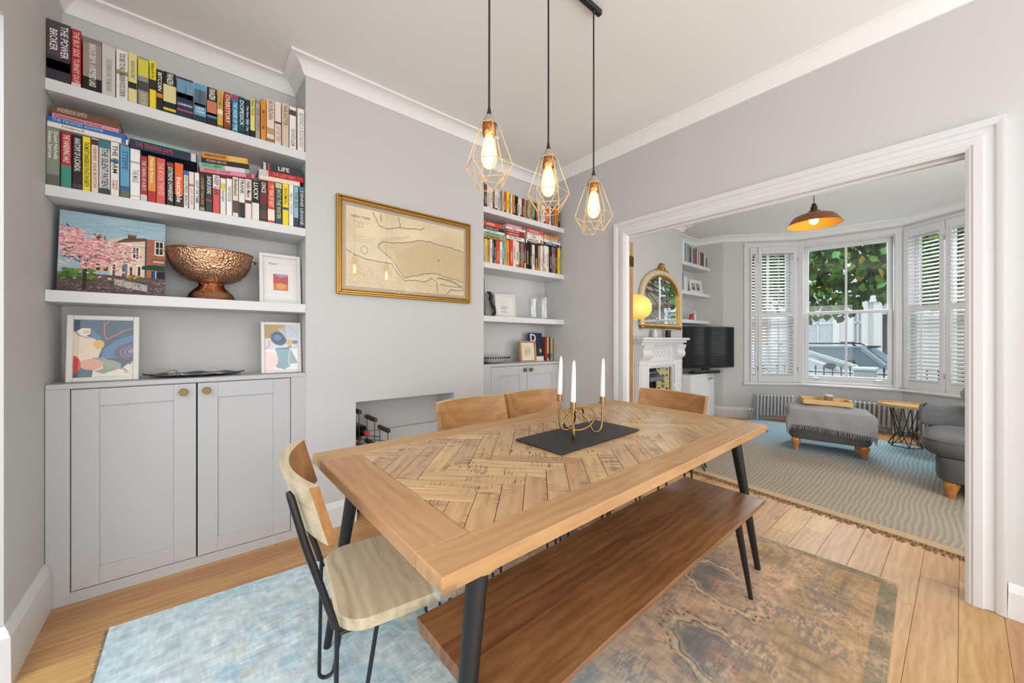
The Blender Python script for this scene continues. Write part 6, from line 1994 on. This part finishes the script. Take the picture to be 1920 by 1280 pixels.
b = MB(); superbox(b, .53, .13, [(.14, .1), (.14, .01), (.2, 0), (.70, 0), (.78, .02), (.82, .06), (.83, .12)], 48, 6, L(4.90, -.70, 0)); b.build('backrest', CHAR, t, smooth=60, fix=True)
for x, y in ((4.455, .055), (5.36, .055), (4.455, -.60), (5.36, -.60)):
    b = MB(); b.lathe([(r_ * 1.15, z * .99) for r_, z in TURN], 18, L(x, y, 0)); b.build('leg', LEGW, t, smooth=60, fix=True)
DTHROW = fabric('dark_grey_knit', '78787a', '4f5054', 150)
t2 = thing('throw_blanket', 'dark grey knitted throw over the sofa arm', 'blanket', TILT @ L(5.33, 0, .475))
b = MB()
b.grid(lambda u, v: ((.138 + .008 * math.sin(v * 23)) * math.cos(PI * 1.15 * (u - .5) * 1.0 + PI / 2) - .0, .25 - .75 * v + .02 * math.sin(u * 9), (.138 + .006 * math.sin(v * 19 + u * 4)) * math.sin(PI * 1.15 * (u - .5) + PI / 2)), 30, 40)
o = b.build('cloth', DTHROW, t2, smooth=80); md = o.modifiers.new('thickness', 'SOLIDIFY'); md.thickness = .012; md.offset = 1
b = MB()
for i in range(150):
    a_ = PI * 1.15 * (random.random() - .5) + PI / 2
    p = Vector((.142 * math.cos(a_), .25 + .02 * math.sin((a_ - PI / 2) / 3.6 * 9 + 4.5) * 0, .142 * math.sin(a_)))
    q = p + Vector((random.uniform(-.02, .02), random.uniform(.01, .03), -random.uniform(.03, .08)))
    b.tube([p, (p + q) / 2 + Vector((0, .012, .006)), q], [.005, .004, .002], 5)
b.build('fringe', DTHROW, t2, kind='stuff')
k = fabric('fluffy_grey_fur', 'a3a2a1', '6b6a6a', 38, 1.0, 1.0)
b = MB(); superbox(b, .2, .2, [(-.075, .2), (-.07, .1), (-.05, .03), (-.02, .005), (0, 0), (.02, .005), (.05, .03), (.07, .1), (.075, .2)], 40, 3.2)
o = b.build('fluffy_cushion', k, None, TILT @ L(5.12, -.115, .665, math.radians(20), math.radians(70), math.radians(15)), 80, 'fluffy grey cushion propped on the sofa by the doorway edge', 'cushion', fix=True)
for v_ in o.data.vertices:
    v_.co *= 1 + random.uniform(-.03, .03)

# ---- copper pendant in the front room
t = thing('dome_pendant', 'copper dome pendant lamp with a glowing golden inside, in the front room', 'lamp', L(4.4, .885, 2.236))
b = MB(); b.lathe([(.208, 0), (.204, .004), (.165, .062), (.15, .076), (.06, .112), (.045, .116)], 44); so = b.build('shade', metal('aged_copper', 'a06a48', .35, .2), t, smooth=40)
b = MB(); b.lathe([(.206, .0), (.1625, .059), (.148, .073), (.06, .108), (.0, .11)], 44); b.build('gold_lining', paint('gold_lining_paint', 'e0a63c', .5, .03, 0), t, smooth=40)
b = MB(); b.lathe([(.0, .116), (.045, .116), (.045, .125), (.026, .13), (.026, .165), (.018, .17), (.018, .19), (.006, .2), (0, .2)], 20); b.build('lamp_holder', metal('dark_bronze', '4d453d', .4), t, smooth=30, fix=True)
b = MB(); b.tube([(0, 0, .195), (0, 0, ZF - 2.236 - .02)], .0035, 8); b.build('cord', plastic('black_flex', '1c1c1d', .6), t, smooth=60)
b = MB(); b.lathe([(0, 0), (.05, 0), (.045, -.02), (.01, -.03), (0, -.03)], 20, L(0, 0, ZF - 2.236)); b.build('ceiling_rose', metal('dark_bronze', '4d453d', .4), t, smooth=30, fix=True)
b = MB(); b.lathe([(0, .11), (.016, .105), (.03, .075), (.036, .045), (.03, .018), (.012, .004), (0, .002)], 20); b.build('bulb', glow('warm_bulb', 'ffd08a', 14), t, smooth=60, fix=True)

# ================================================================ THE STREET OUTSIDE
GZ = -.60
b = MB(); b.box(6.2, -40, GZ - .2, 9.4, 40, GZ); struct(b, 'pavement', paint('concrete_paving', '9a9a98', .9, .1, .3))
b = MB(); b.box(9.4, -40, GZ - .3, 15.0, 40, GZ - .1); struct(b, 'road', paint('asphalt', '54565a', .9, .15, .4))
b = MB(); b.box(15.0, -40, GZ - .2, 30, 40, GZ); struct(b, 'pavement_2', paint('concrete_paving', '9a9a98', .9, .1, .3))


def brickwork(name, c1, c2, mortar):
    k = NT(name)
    tc = k.n('ShaderNodeTexCoord')
    mp = k.n('ShaderNodeMapping', {'Vector': tc.outputs['Object'], 'Rotation': (PI / 2, 0, PI / 2)})
    br = k.n('ShaderNodeTexBrick', {'Vector': mp.outputs[0], 'Color1': lin(c1), 'Color2': lin(c2), 'Mortar': lin(mortar), 'Scale': 4.4, 'Mortar Size': .012})
    k.p(Base_Color=br.outputs['Color'], Roughness=.9)
    return k.m


WHITEWASH = paint('white_render', 'e6e8e8', .8, .02, .1)
STONE = paint('white_stucco_trim', 'eceded', .7, .02, 0)
NETGLASS = NT('net_curtain_window')
_v = NETGLASS.coord(rand=False)
_w = NETGLASS.n('ShaderNodeTexWave', {'Vector': _v, 'Scale': 9.0, 'Distortion': 3.0, 'Detail': 2.0}, bands_direction='Y').outputs['Fac']
_n = NETGLASS.noise(_v, 22, 3)
NETGLASS.p(Base_Color=NETGLASS.ramp(NETGLASS.math('ADD', NETGLASS.math('MULTIPLY', _w, .5), NETGLASS.math('MULTIPLY', _n, .5)), [(.3, lin('8fa4ad')), (.7, lin('d5e0e4'))]), Roughness=.15)
NETGLASS = NETGLASS.m
DOORG = paint('dark_green_door', '2f3a3a', .35, .05, 0)


def house(y0, y1, wall, label, wins, door, x=17.0):
    t = thing('terraced_house', label, 'house', L(x, y0, GZ), 'houses across the street')
    w_ = y1 - y0
    b = MB(); b.box(0, 0, 0, 6, w_, 6.6); b.box(-.12, 0, 3.35, 0, w_, 3.5); b.build('facade', wall, t)
    b = MB(); b.box(-.25, 0, 6.4, 6, w_, 6.75, .03); b.build('cornice', STONE, t)
    b = MB(); b.prism([(-.1, 6.75), (6, 6.75), (2.9, 9.0)], 0, w_, Matrix(((1, 0, 0, 0), (0, 0, 1, 0), (0, 1, 0, 0), (0, 0, 0, 1)))); b.build('roof', paint('slate_roof', '555c66', .8, .15, .3), t, fix=True)
    for (ya, yb, za, zb) in wins:
        b = MB()
        b.box(-.10, ya - .16, za - .1, .02, ya, zb + .18, .01); b.box(-.10, yb, za - .1, .02, yb + .16, zb + .18, .01); b.box(-.12, ya - .16, zb, .02, yb + .16, zb + .22, .01); b.box(-.16, ya - .2, za - .14, .02, yb + .2, za, .01)
        b.box(-.05, ya, (za + zb) / 2 - .025, .02, yb, (za + zb) / 2 + .025)
        b.box(-.05, (ya + yb) / 2 - .018, za, .02, (ya + yb) / 2 + .018, zb)
        wo = b.build('window', STONE, t)
        for q in range(4):
            p0, p1 = (ya, (ya + yb) / 2) if q % 2 == 0 else ((ya + yb) / 2, yb)
            z0, z1 = (za, (za + zb) / 2) if q < 2 else ((za + zb) / 2, zb)
            b = MB(); b.box(-.02, p0 + .03, z0 + .03, -.015, p1 - .03, z1 - .03); b.build('pane', NETGLASS, wo)
    ya, yb, zt = door
    b = MB(); b.box(-.14, ya - .2, 0, .02, ya, zt + .5, .01); b.box(-.14, yb, 0, .02, yb + .2, zt + .5, .01); b.box(-.2, ya - .3, zt + .4, .02, yb + .3, zt + .6, .02); b.build('door_case', STONE, t)
    b = MB(); b.box(-.06, ya, .1, 0, yb, zt, .004)
    for zz in (.3, 1.2):
        b.box(-.075, ya + .12, zz, -.05, (ya + yb) / 2 - .05, zz + .7, .01); b.box(-.075, (ya + yb) / 2 + .05, zz, -.05, yb - .12, zz + .7, .01)
    do = b.build('door', DOORG, t)
    b = MB(); b.lathe([(0, .06), (.03, .05), (.035, .0)], 10, L(-.07, yb - .1, 1.25, 0, 0, -PI / 2)); b.build('door_knob', BRASS, do)


YB = brickwork('yellow_stock_brick', 'c4a468', 'b0905a', 'a89c84')
BB = brickwork('brown_stock_brick', '8a6e52', '725a44', '9a9082')
house(.1, 4.75, WHITEWASH, 'white rendered house with a net-curtained window, seen through the central sash', [(2.78, 3.62, 1.62, 3.15), (2.05, 2.24, 1.62, 3.15), (2.5, 3.6, 4.0, 5.6), (.6, 1.5, 4.0, 5.6)], (.75, 1.55, 2.62))
house(4.75, 9.6, YB, 'yellow brick house glimpsed through the left bay shutters', [(1.0, 2.2, 1.6, 3.1), (1.0, 2.0, 4.0, 5.6), (3.0, 3.9, 4.0, 5.6)], (3.4, 4.3, 2.6))
house(-4.6, .1, BB, 'brown brick house with white windows, mirrored over the fireplace', [(.7, 2.0, 1.5, 3.1), (.5, 1.5, 4.0, 5.6), (2.7, 3.6, 4.0, 5.6)], (3.2, 4.1, 2.6))
house(-9.4, -4.6, BB, 'brown brick house further down the street to the right', [(.7, 2.0, 1.5, 3.1), (.5, 1.5, 4.0, 5.6), (2.7, 3.6, 4.0, 5.6)], (3.2, 4.1, 2.6))
house(9.6, 14.4, WHITEWASH, 'white rendered house beyond the yellow brick one', [(.7, 2.0, 1.5, 3.1), (.5, 1.5, 4.0, 5.6), (2.7, 3.6, 4.0, 5.6)], (3.2, 4.1, 2.6))
house(-14.2, -9.4, WHITEWASH, 'white rendered house at the far right end of the terrace', [(.7, 2.0, 1.5, 3.1), (.5, 1.5, 4.0, 5.6), (2.7, 3.6, 4.0, 5.6)], (3.2, 4.1, 2.6))

# ---- railings and gate pier of the front garden
IRONB = paint('black_railing', '1d2226', .5, .1, 0)
b = MB(); b.box(8.5, -3, GZ, 8.72, 5, .38, .01); b.build('garden_wall', paint('pale_garden_wall', 'a9b5b3', .85, .06, .2), None, None, None, 'low pale garden wall under the black railings outside the bay', 'wall')
t = thing('gate_pier', 'pale square garden pier between the black railings', 'pier', L(8.61, 1.045, GZ))
b = MB(); b.box(-.14, -.125, 0, .14, .125, 1.26, .008); b.build('shaft', paint('pale_garden_wall', 'a9b5b3', .85, .06, .2), t)
b = MB(); b.box(-.17, -.15, 1.26, .17, .15, 1.32, .015); b.build('cap', paint('pale_garden_wall', 'a9b5b3', .85, .06, .2), t)
bal = MB()
bal.tube([(0, 0, .30), (0, 0, .66)], .0085, 8); bal.tube([(0, 0, .655), (0, 0, .665), (0, 0, .69), (0, 0, .745)], [.009, .017, .013, .001], 8)
balm = bal.mesh('baluster', IRONB, 60)
for (ya, yb, lab) in ((1.20, 4.6, 'black iron railings left of the garden pier'), (-2.6, .90, 'black iron railings right of the garden pier')):
    t = thing('iron_railing', lab, 'railing', L(8.61, 0, 0), 'front garden railings')
    b = MB(); b.box(-.012, ya, .595, .012, yb, .612, .002); b.box(-.012, ya, .40, .012, yb, .415, .002); b.build('rail', IRONB, t)
    n = int((yb - ya) / .118)
    for i in range(n):
        y_ = ya + .036 + i * .118 if ya > 0 else yb - .08 - i * .118
        link('baluster', balm, t, L(0, y_, 0))

# ---- parked cars
CARGLASS = plastic('car_glass', '8397a4', .08)  # bluish reflection put into the glass colour
RUBBER = plastic('tyre_rubber', '1b1b1c', .8)
CTRIM = plastic('black_trim', '191b1d', .5)


def car(label, cat, M, body, ln, wd, hood, belt, roof, x_cowl, x_roof0, x_roof1, x_tail, rails, gl=None):
    """front at local +X"""
    t = thing('parked_car', label, cat, M, None)
    h = ln / 2
    prof = [(-h, .35), (-h - .02, .6), (-h + .05, belt), (x_cowl, belt + .02), (h - .35, hood), (h - .03, hood - .2), (h, .5), (h - .05, .28), (-h + .1, .28)]
    R_ = Matrix(((1, 0, 0, 0), (0, 0, 1, 0), (0, 1, 0, 0), (0, 0, 0, 1)))
    b = MB(); b.prism(prof, -wd / 2 + .06, wd / 2 - .06, R_); b.prism([(x * .99, z * .97 + .012) for x, z in prof], -wd / 2, wd / 2, R_); b.build('body', body, t, smooth=35, fix=True)
    w0, w1 = wd / 2 - .05, wd / 2 - .22
    lo = [(x_tail, belt), (x_cowl, belt + .015)]; up = [(x_roof1, roof - .04), (x_roof0, roof)]
    vs = []
    for s_ in (-1, 1):
        vs += [(lo[0][0], s_ * w0, lo[0][1]), (lo[1][0], s_ * w0, lo[1][1]), (up[1][0], s_ * w1, up[1][1]), (up[0][0], s_ * w1, up[0][1])]
    b = MB(); b.add(vs, [(0, 1, 2, 3), (7, 6, 5, 4), (1, 5, 6, 2), (0, 3, 7, 4), (3, 2, 6, 7)]); b.build('windows', gl or CARGLASS, t, fix=True)
    b = MB(); b.box(up[0][0] - .05, -w1 - .03, roof - .045, up[1][0] + .03, w1 + .03, roof + .012, .025); b.build('roof', body, t)
    for s_ in (-1, 1):
        b = MB()
        b.tube([(lo[1][0], s_ * w0, lo[1][1]), (up[1][0], s_ * (w1 + .01), up[1][1])], .035, 6); b.tube([(lo[0][0], s_ * w0, lo[0][1]), (up[0][0], s_ * (w1 + .01), up[0][1])], .06, 6)
        mx = (up[0][0] + up[1][0]) / 2
        b.tube([(mx, s_ * w0, belt), (mx, s_ * (w1 + .01), roof - .03)], .03, 6); b.build('pillar', body, t)
        b = MB(); b.tube([(x_cowl - .15, s_ * (wd / 2 - .05), belt + .06), (x_cowl - .15, s_ * (wd / 2 + .14), belt + .10)], [.03, .09], 10, flat=.7); b.build('wing_mirror', CTRIM, t)
        b = MB(); b.box(-h - .02, s_ * (wd / 2 - .2), belt - .22, -h + .12, s_ * (wd / 2 - .01), belt - .04, .02); b.build('tail_light', plastic('red_lens', 'd8303a', .2), t)
        b = MB(); b.box(h - .22, s_ * (wd / 2 - .36), hood - .28, h - .0, s_ * (wd / 2 - .03), hood - .14, .03); b.build('headlight', plastic('clear_lens', 'dfe6ea', .1), t)
        for x in (-h + .85, h - .85):
            b = MB(); b.lathe([(0, -.1), (.22, -.1), (.33, -.08), (.34, 0), (.33, .1), (0, .1)], 20, L(x, s_ * (wd / 2 - .1), .33, 0, PI / 2)); b.build('wheel', RUBBER, t, smooth=40)
        if rails:
            b = MB(); b.tube([(up[0][0] + .1, s_ * (w1 - .05), roof), (up[0][0] + .2, s_ * (w1 - .05), roof + .07), (up[1][0] - .2, s_ * (w1 - .05), roof + .07), (up[1][0] - .1, s_ * (w1 - .05), roof)], .018, 8); b.build('roof_rail', CTRIM, t)
    if rails:
        for x in (up[0][0] + .35, up[1][0] - .4):
            b = MB(); b.box(x - .025, -w1 - .05, roof + .085, x + .025, w1 + .05, roof + .115, .008); b.build('roof_bar', CTRIM, t)
        b = MB(); b.box(up[0][0] - .22, -.3, roof - .03, up[0][0] - .02, .3, roof + .02, .01); b.build('spoiler', CTRIM, t)
    return t


car('silver-blue estate car with black roof bars, the further of two parked outside', 'car', L(12.6, 3.25, GZ - .1, PI / 2), plastic('silver_blue_paint', '93a7ba', .25), 4.6, 1.85, 1.12, 1.30, 1.73, 1.0, .35, -1.75, -2.15, True)
car('white car parked close to the railings with its bonnet to the right', 'car', L(10.55, 2.03, GZ - .1, -PI / 2), plastic('white_car_paint', 'e3e9eb', .25), 4.3, 1.8, 1.16, 1.27, 1.76, .52, -.75, -1.7, -2.0, False, plastic('sky_lit_car_glass', 'a9bcc4', .08))  # near car's glass colour lightened to stand for reflected sky
car('bright blue car parked to the left, behind the bay shutters', 'car', L(10.6, 7.2, GZ - .1, -PI / 2), plastic('blue_car_paint', '2f79c4', .25), 4.3, 1.8, 1.05, 1.22, 1.66, .6, -.3, -1.6, -2.0, False)

# ---- street tree overhanging the window: the nearest leaves one by one, the rest as foliage
k = NT('plane_leaf')
oi = k.n('ShaderNodeObjectInfo'); geo = k.n('ShaderNodeNewGeometry')
rv = k.math('FRACT', k.math('ADD', oi.outputs['Random'], geo.outputs['Random Per Island']))
col = k.ramp(rv, [(0, lin('24481f')), (.35, lin('335f2a')), (.65, lin('47752f')), (.92, lin('668538')), (.985, lin('a8963a')), (1, lin('c29c3a'))])
tl = k.n('ShaderNodeBsdfTranslucent', {'Color': col})
mx = k.n('ShaderNodeMixShader', {0: .38})
k.p(Base_Color=col, Roughness=.75, Specular_IOR_Level=.15)
k.t.links.new(k.b.outputs[0], mx.inputs[1]); k.t.links.new(tl.outputs[0], mx.inputs[2]); k.t.links.new(mx.outputs[0], k.out.inputs['Surface'])
LEAF = k.m
LV = [(0, 0, 0), (.32, .30, .05), (.36, .62, .04), (0, 1.0, -.06), (-.36, .62, .04), (-.32, .30, .05), (0, .5, 0)]
LF = [(0, 1, 6), (1, 2, 6), (2, 3, 6), (3, 4, 6), (4, 5, 6), (5, 0, 6)]
lm = MB(); lm.add(LV, LF); leafmesh = lm.mesh('leaf', LEAF)
t = thing('street_tree', 'leafy green street tree overhanging the parked cars outside the bay', 'tree', L(9.9, -2.3, GZ))
b = MB(); b.tube([(0, 0, 0), (.05, .05, 1.5), (.0, .2, 2.6), (-.1, .9, 3.6), (-.1, 2.0, 4.2)], [.24, .2, .17, .12, .07], 12); b.build('trunk', wood('tree_bark', '6a5a4a', '55473a', '3a3028', .9, 6, 0, .8, 0, 0, 0, 2), t, smooth=60)
rg = np.random.default_rng(21)
b = MB(); pts = []
def clamp_z(y, x):                       # lower fringe of the canopy, in the tree's frame
    return 2.38 + .20 * math.sin(y * 4.1) + .13 * math.sin(y * 9.3 + 1) + .12 * abs(x)
for i in range(46):
    y0 = rg.uniform(.2, 2.2); z0 = rg.uniform(3.2, 4.6); x0 = rg.uniform(-.6, .7)
    y1 = y0 + rg.uniform(-.2, 2.2); x1 = x0 + rg.uniform(-.8, .8); z1 = max(clamp_z(y1, x1) + .1, z0 - rg.uniform(.3, 2.0))
    br = [Vector((x0, y0, z0)), Vector(((x0 + x1) / 2, (y0 + y1) / 2, (z0 + z1) / 2 + .2)), Vector((x1, y1, z1))]
    b.tube(cr(br, 4), list(np.linspace(.03, .006, 9)), 6)
    for q in np.linspace(.2, 1, 15):
        p = br[0] * (1 - q) ** 2 + br[1] * 2 * q * (1 - q) + br[2] * q * q
        for _ in range(4):
            pts.append(p + Vector((rg.normal(0, .16), rg.normal(0, .18), rg.normal(-.05, .16))))
b.build('branch', wood('tree_bark', '6a5a4a', '55473a', '3a3028', .9, 6, 0, .8, 0, 0, 0, 2), t, smooth=60)
for _ in range(900):
    pts.append(Vector((rg.normal(0, .75), rg.uniform(-.8, 5.8), rg.uniform(3.1, 5.8))))
for _ in range(4300):
    pts.append(Vector((rg.normal(0, .6), rg.uniform(2.6, 5.9), 2.2 + 2.4 * rg.random() ** .7)))
pts = [p for p in pts if p.z > clamp_z(p.y, p.x) - .02 and p.y < 5.9 and not (p.y < 2.4 and p.z < 3.4 + .6 * rg.random())]
view = Vector((-9.9, 2.3, 1.15 - GZ))
pts.sort(key=lambda p: (p - view).length + (0 if 2.9 < p.y < 4.9 and p.z < 4.4 else 3))
fol = MB()
for i, p in enumerate(pts):
    s_ = rg.uniform(.10, .19)
    M_ = Matrix.Translation(p) @ Euler((rg.normal(-1.9, .55), rg.normal(0, .5), rg.uniform(0, 6.28)), 'XYZ').to_matrix().to_4x4() @ Matrix.Scale(s_, 4)
    if i < 290:
        link('leaf', leafmesh, t, M_)
    else:
        fol.add(LV, LF, M_)
fol.build('foliage', LEAF, t, kind='stuff')

fit_texts()
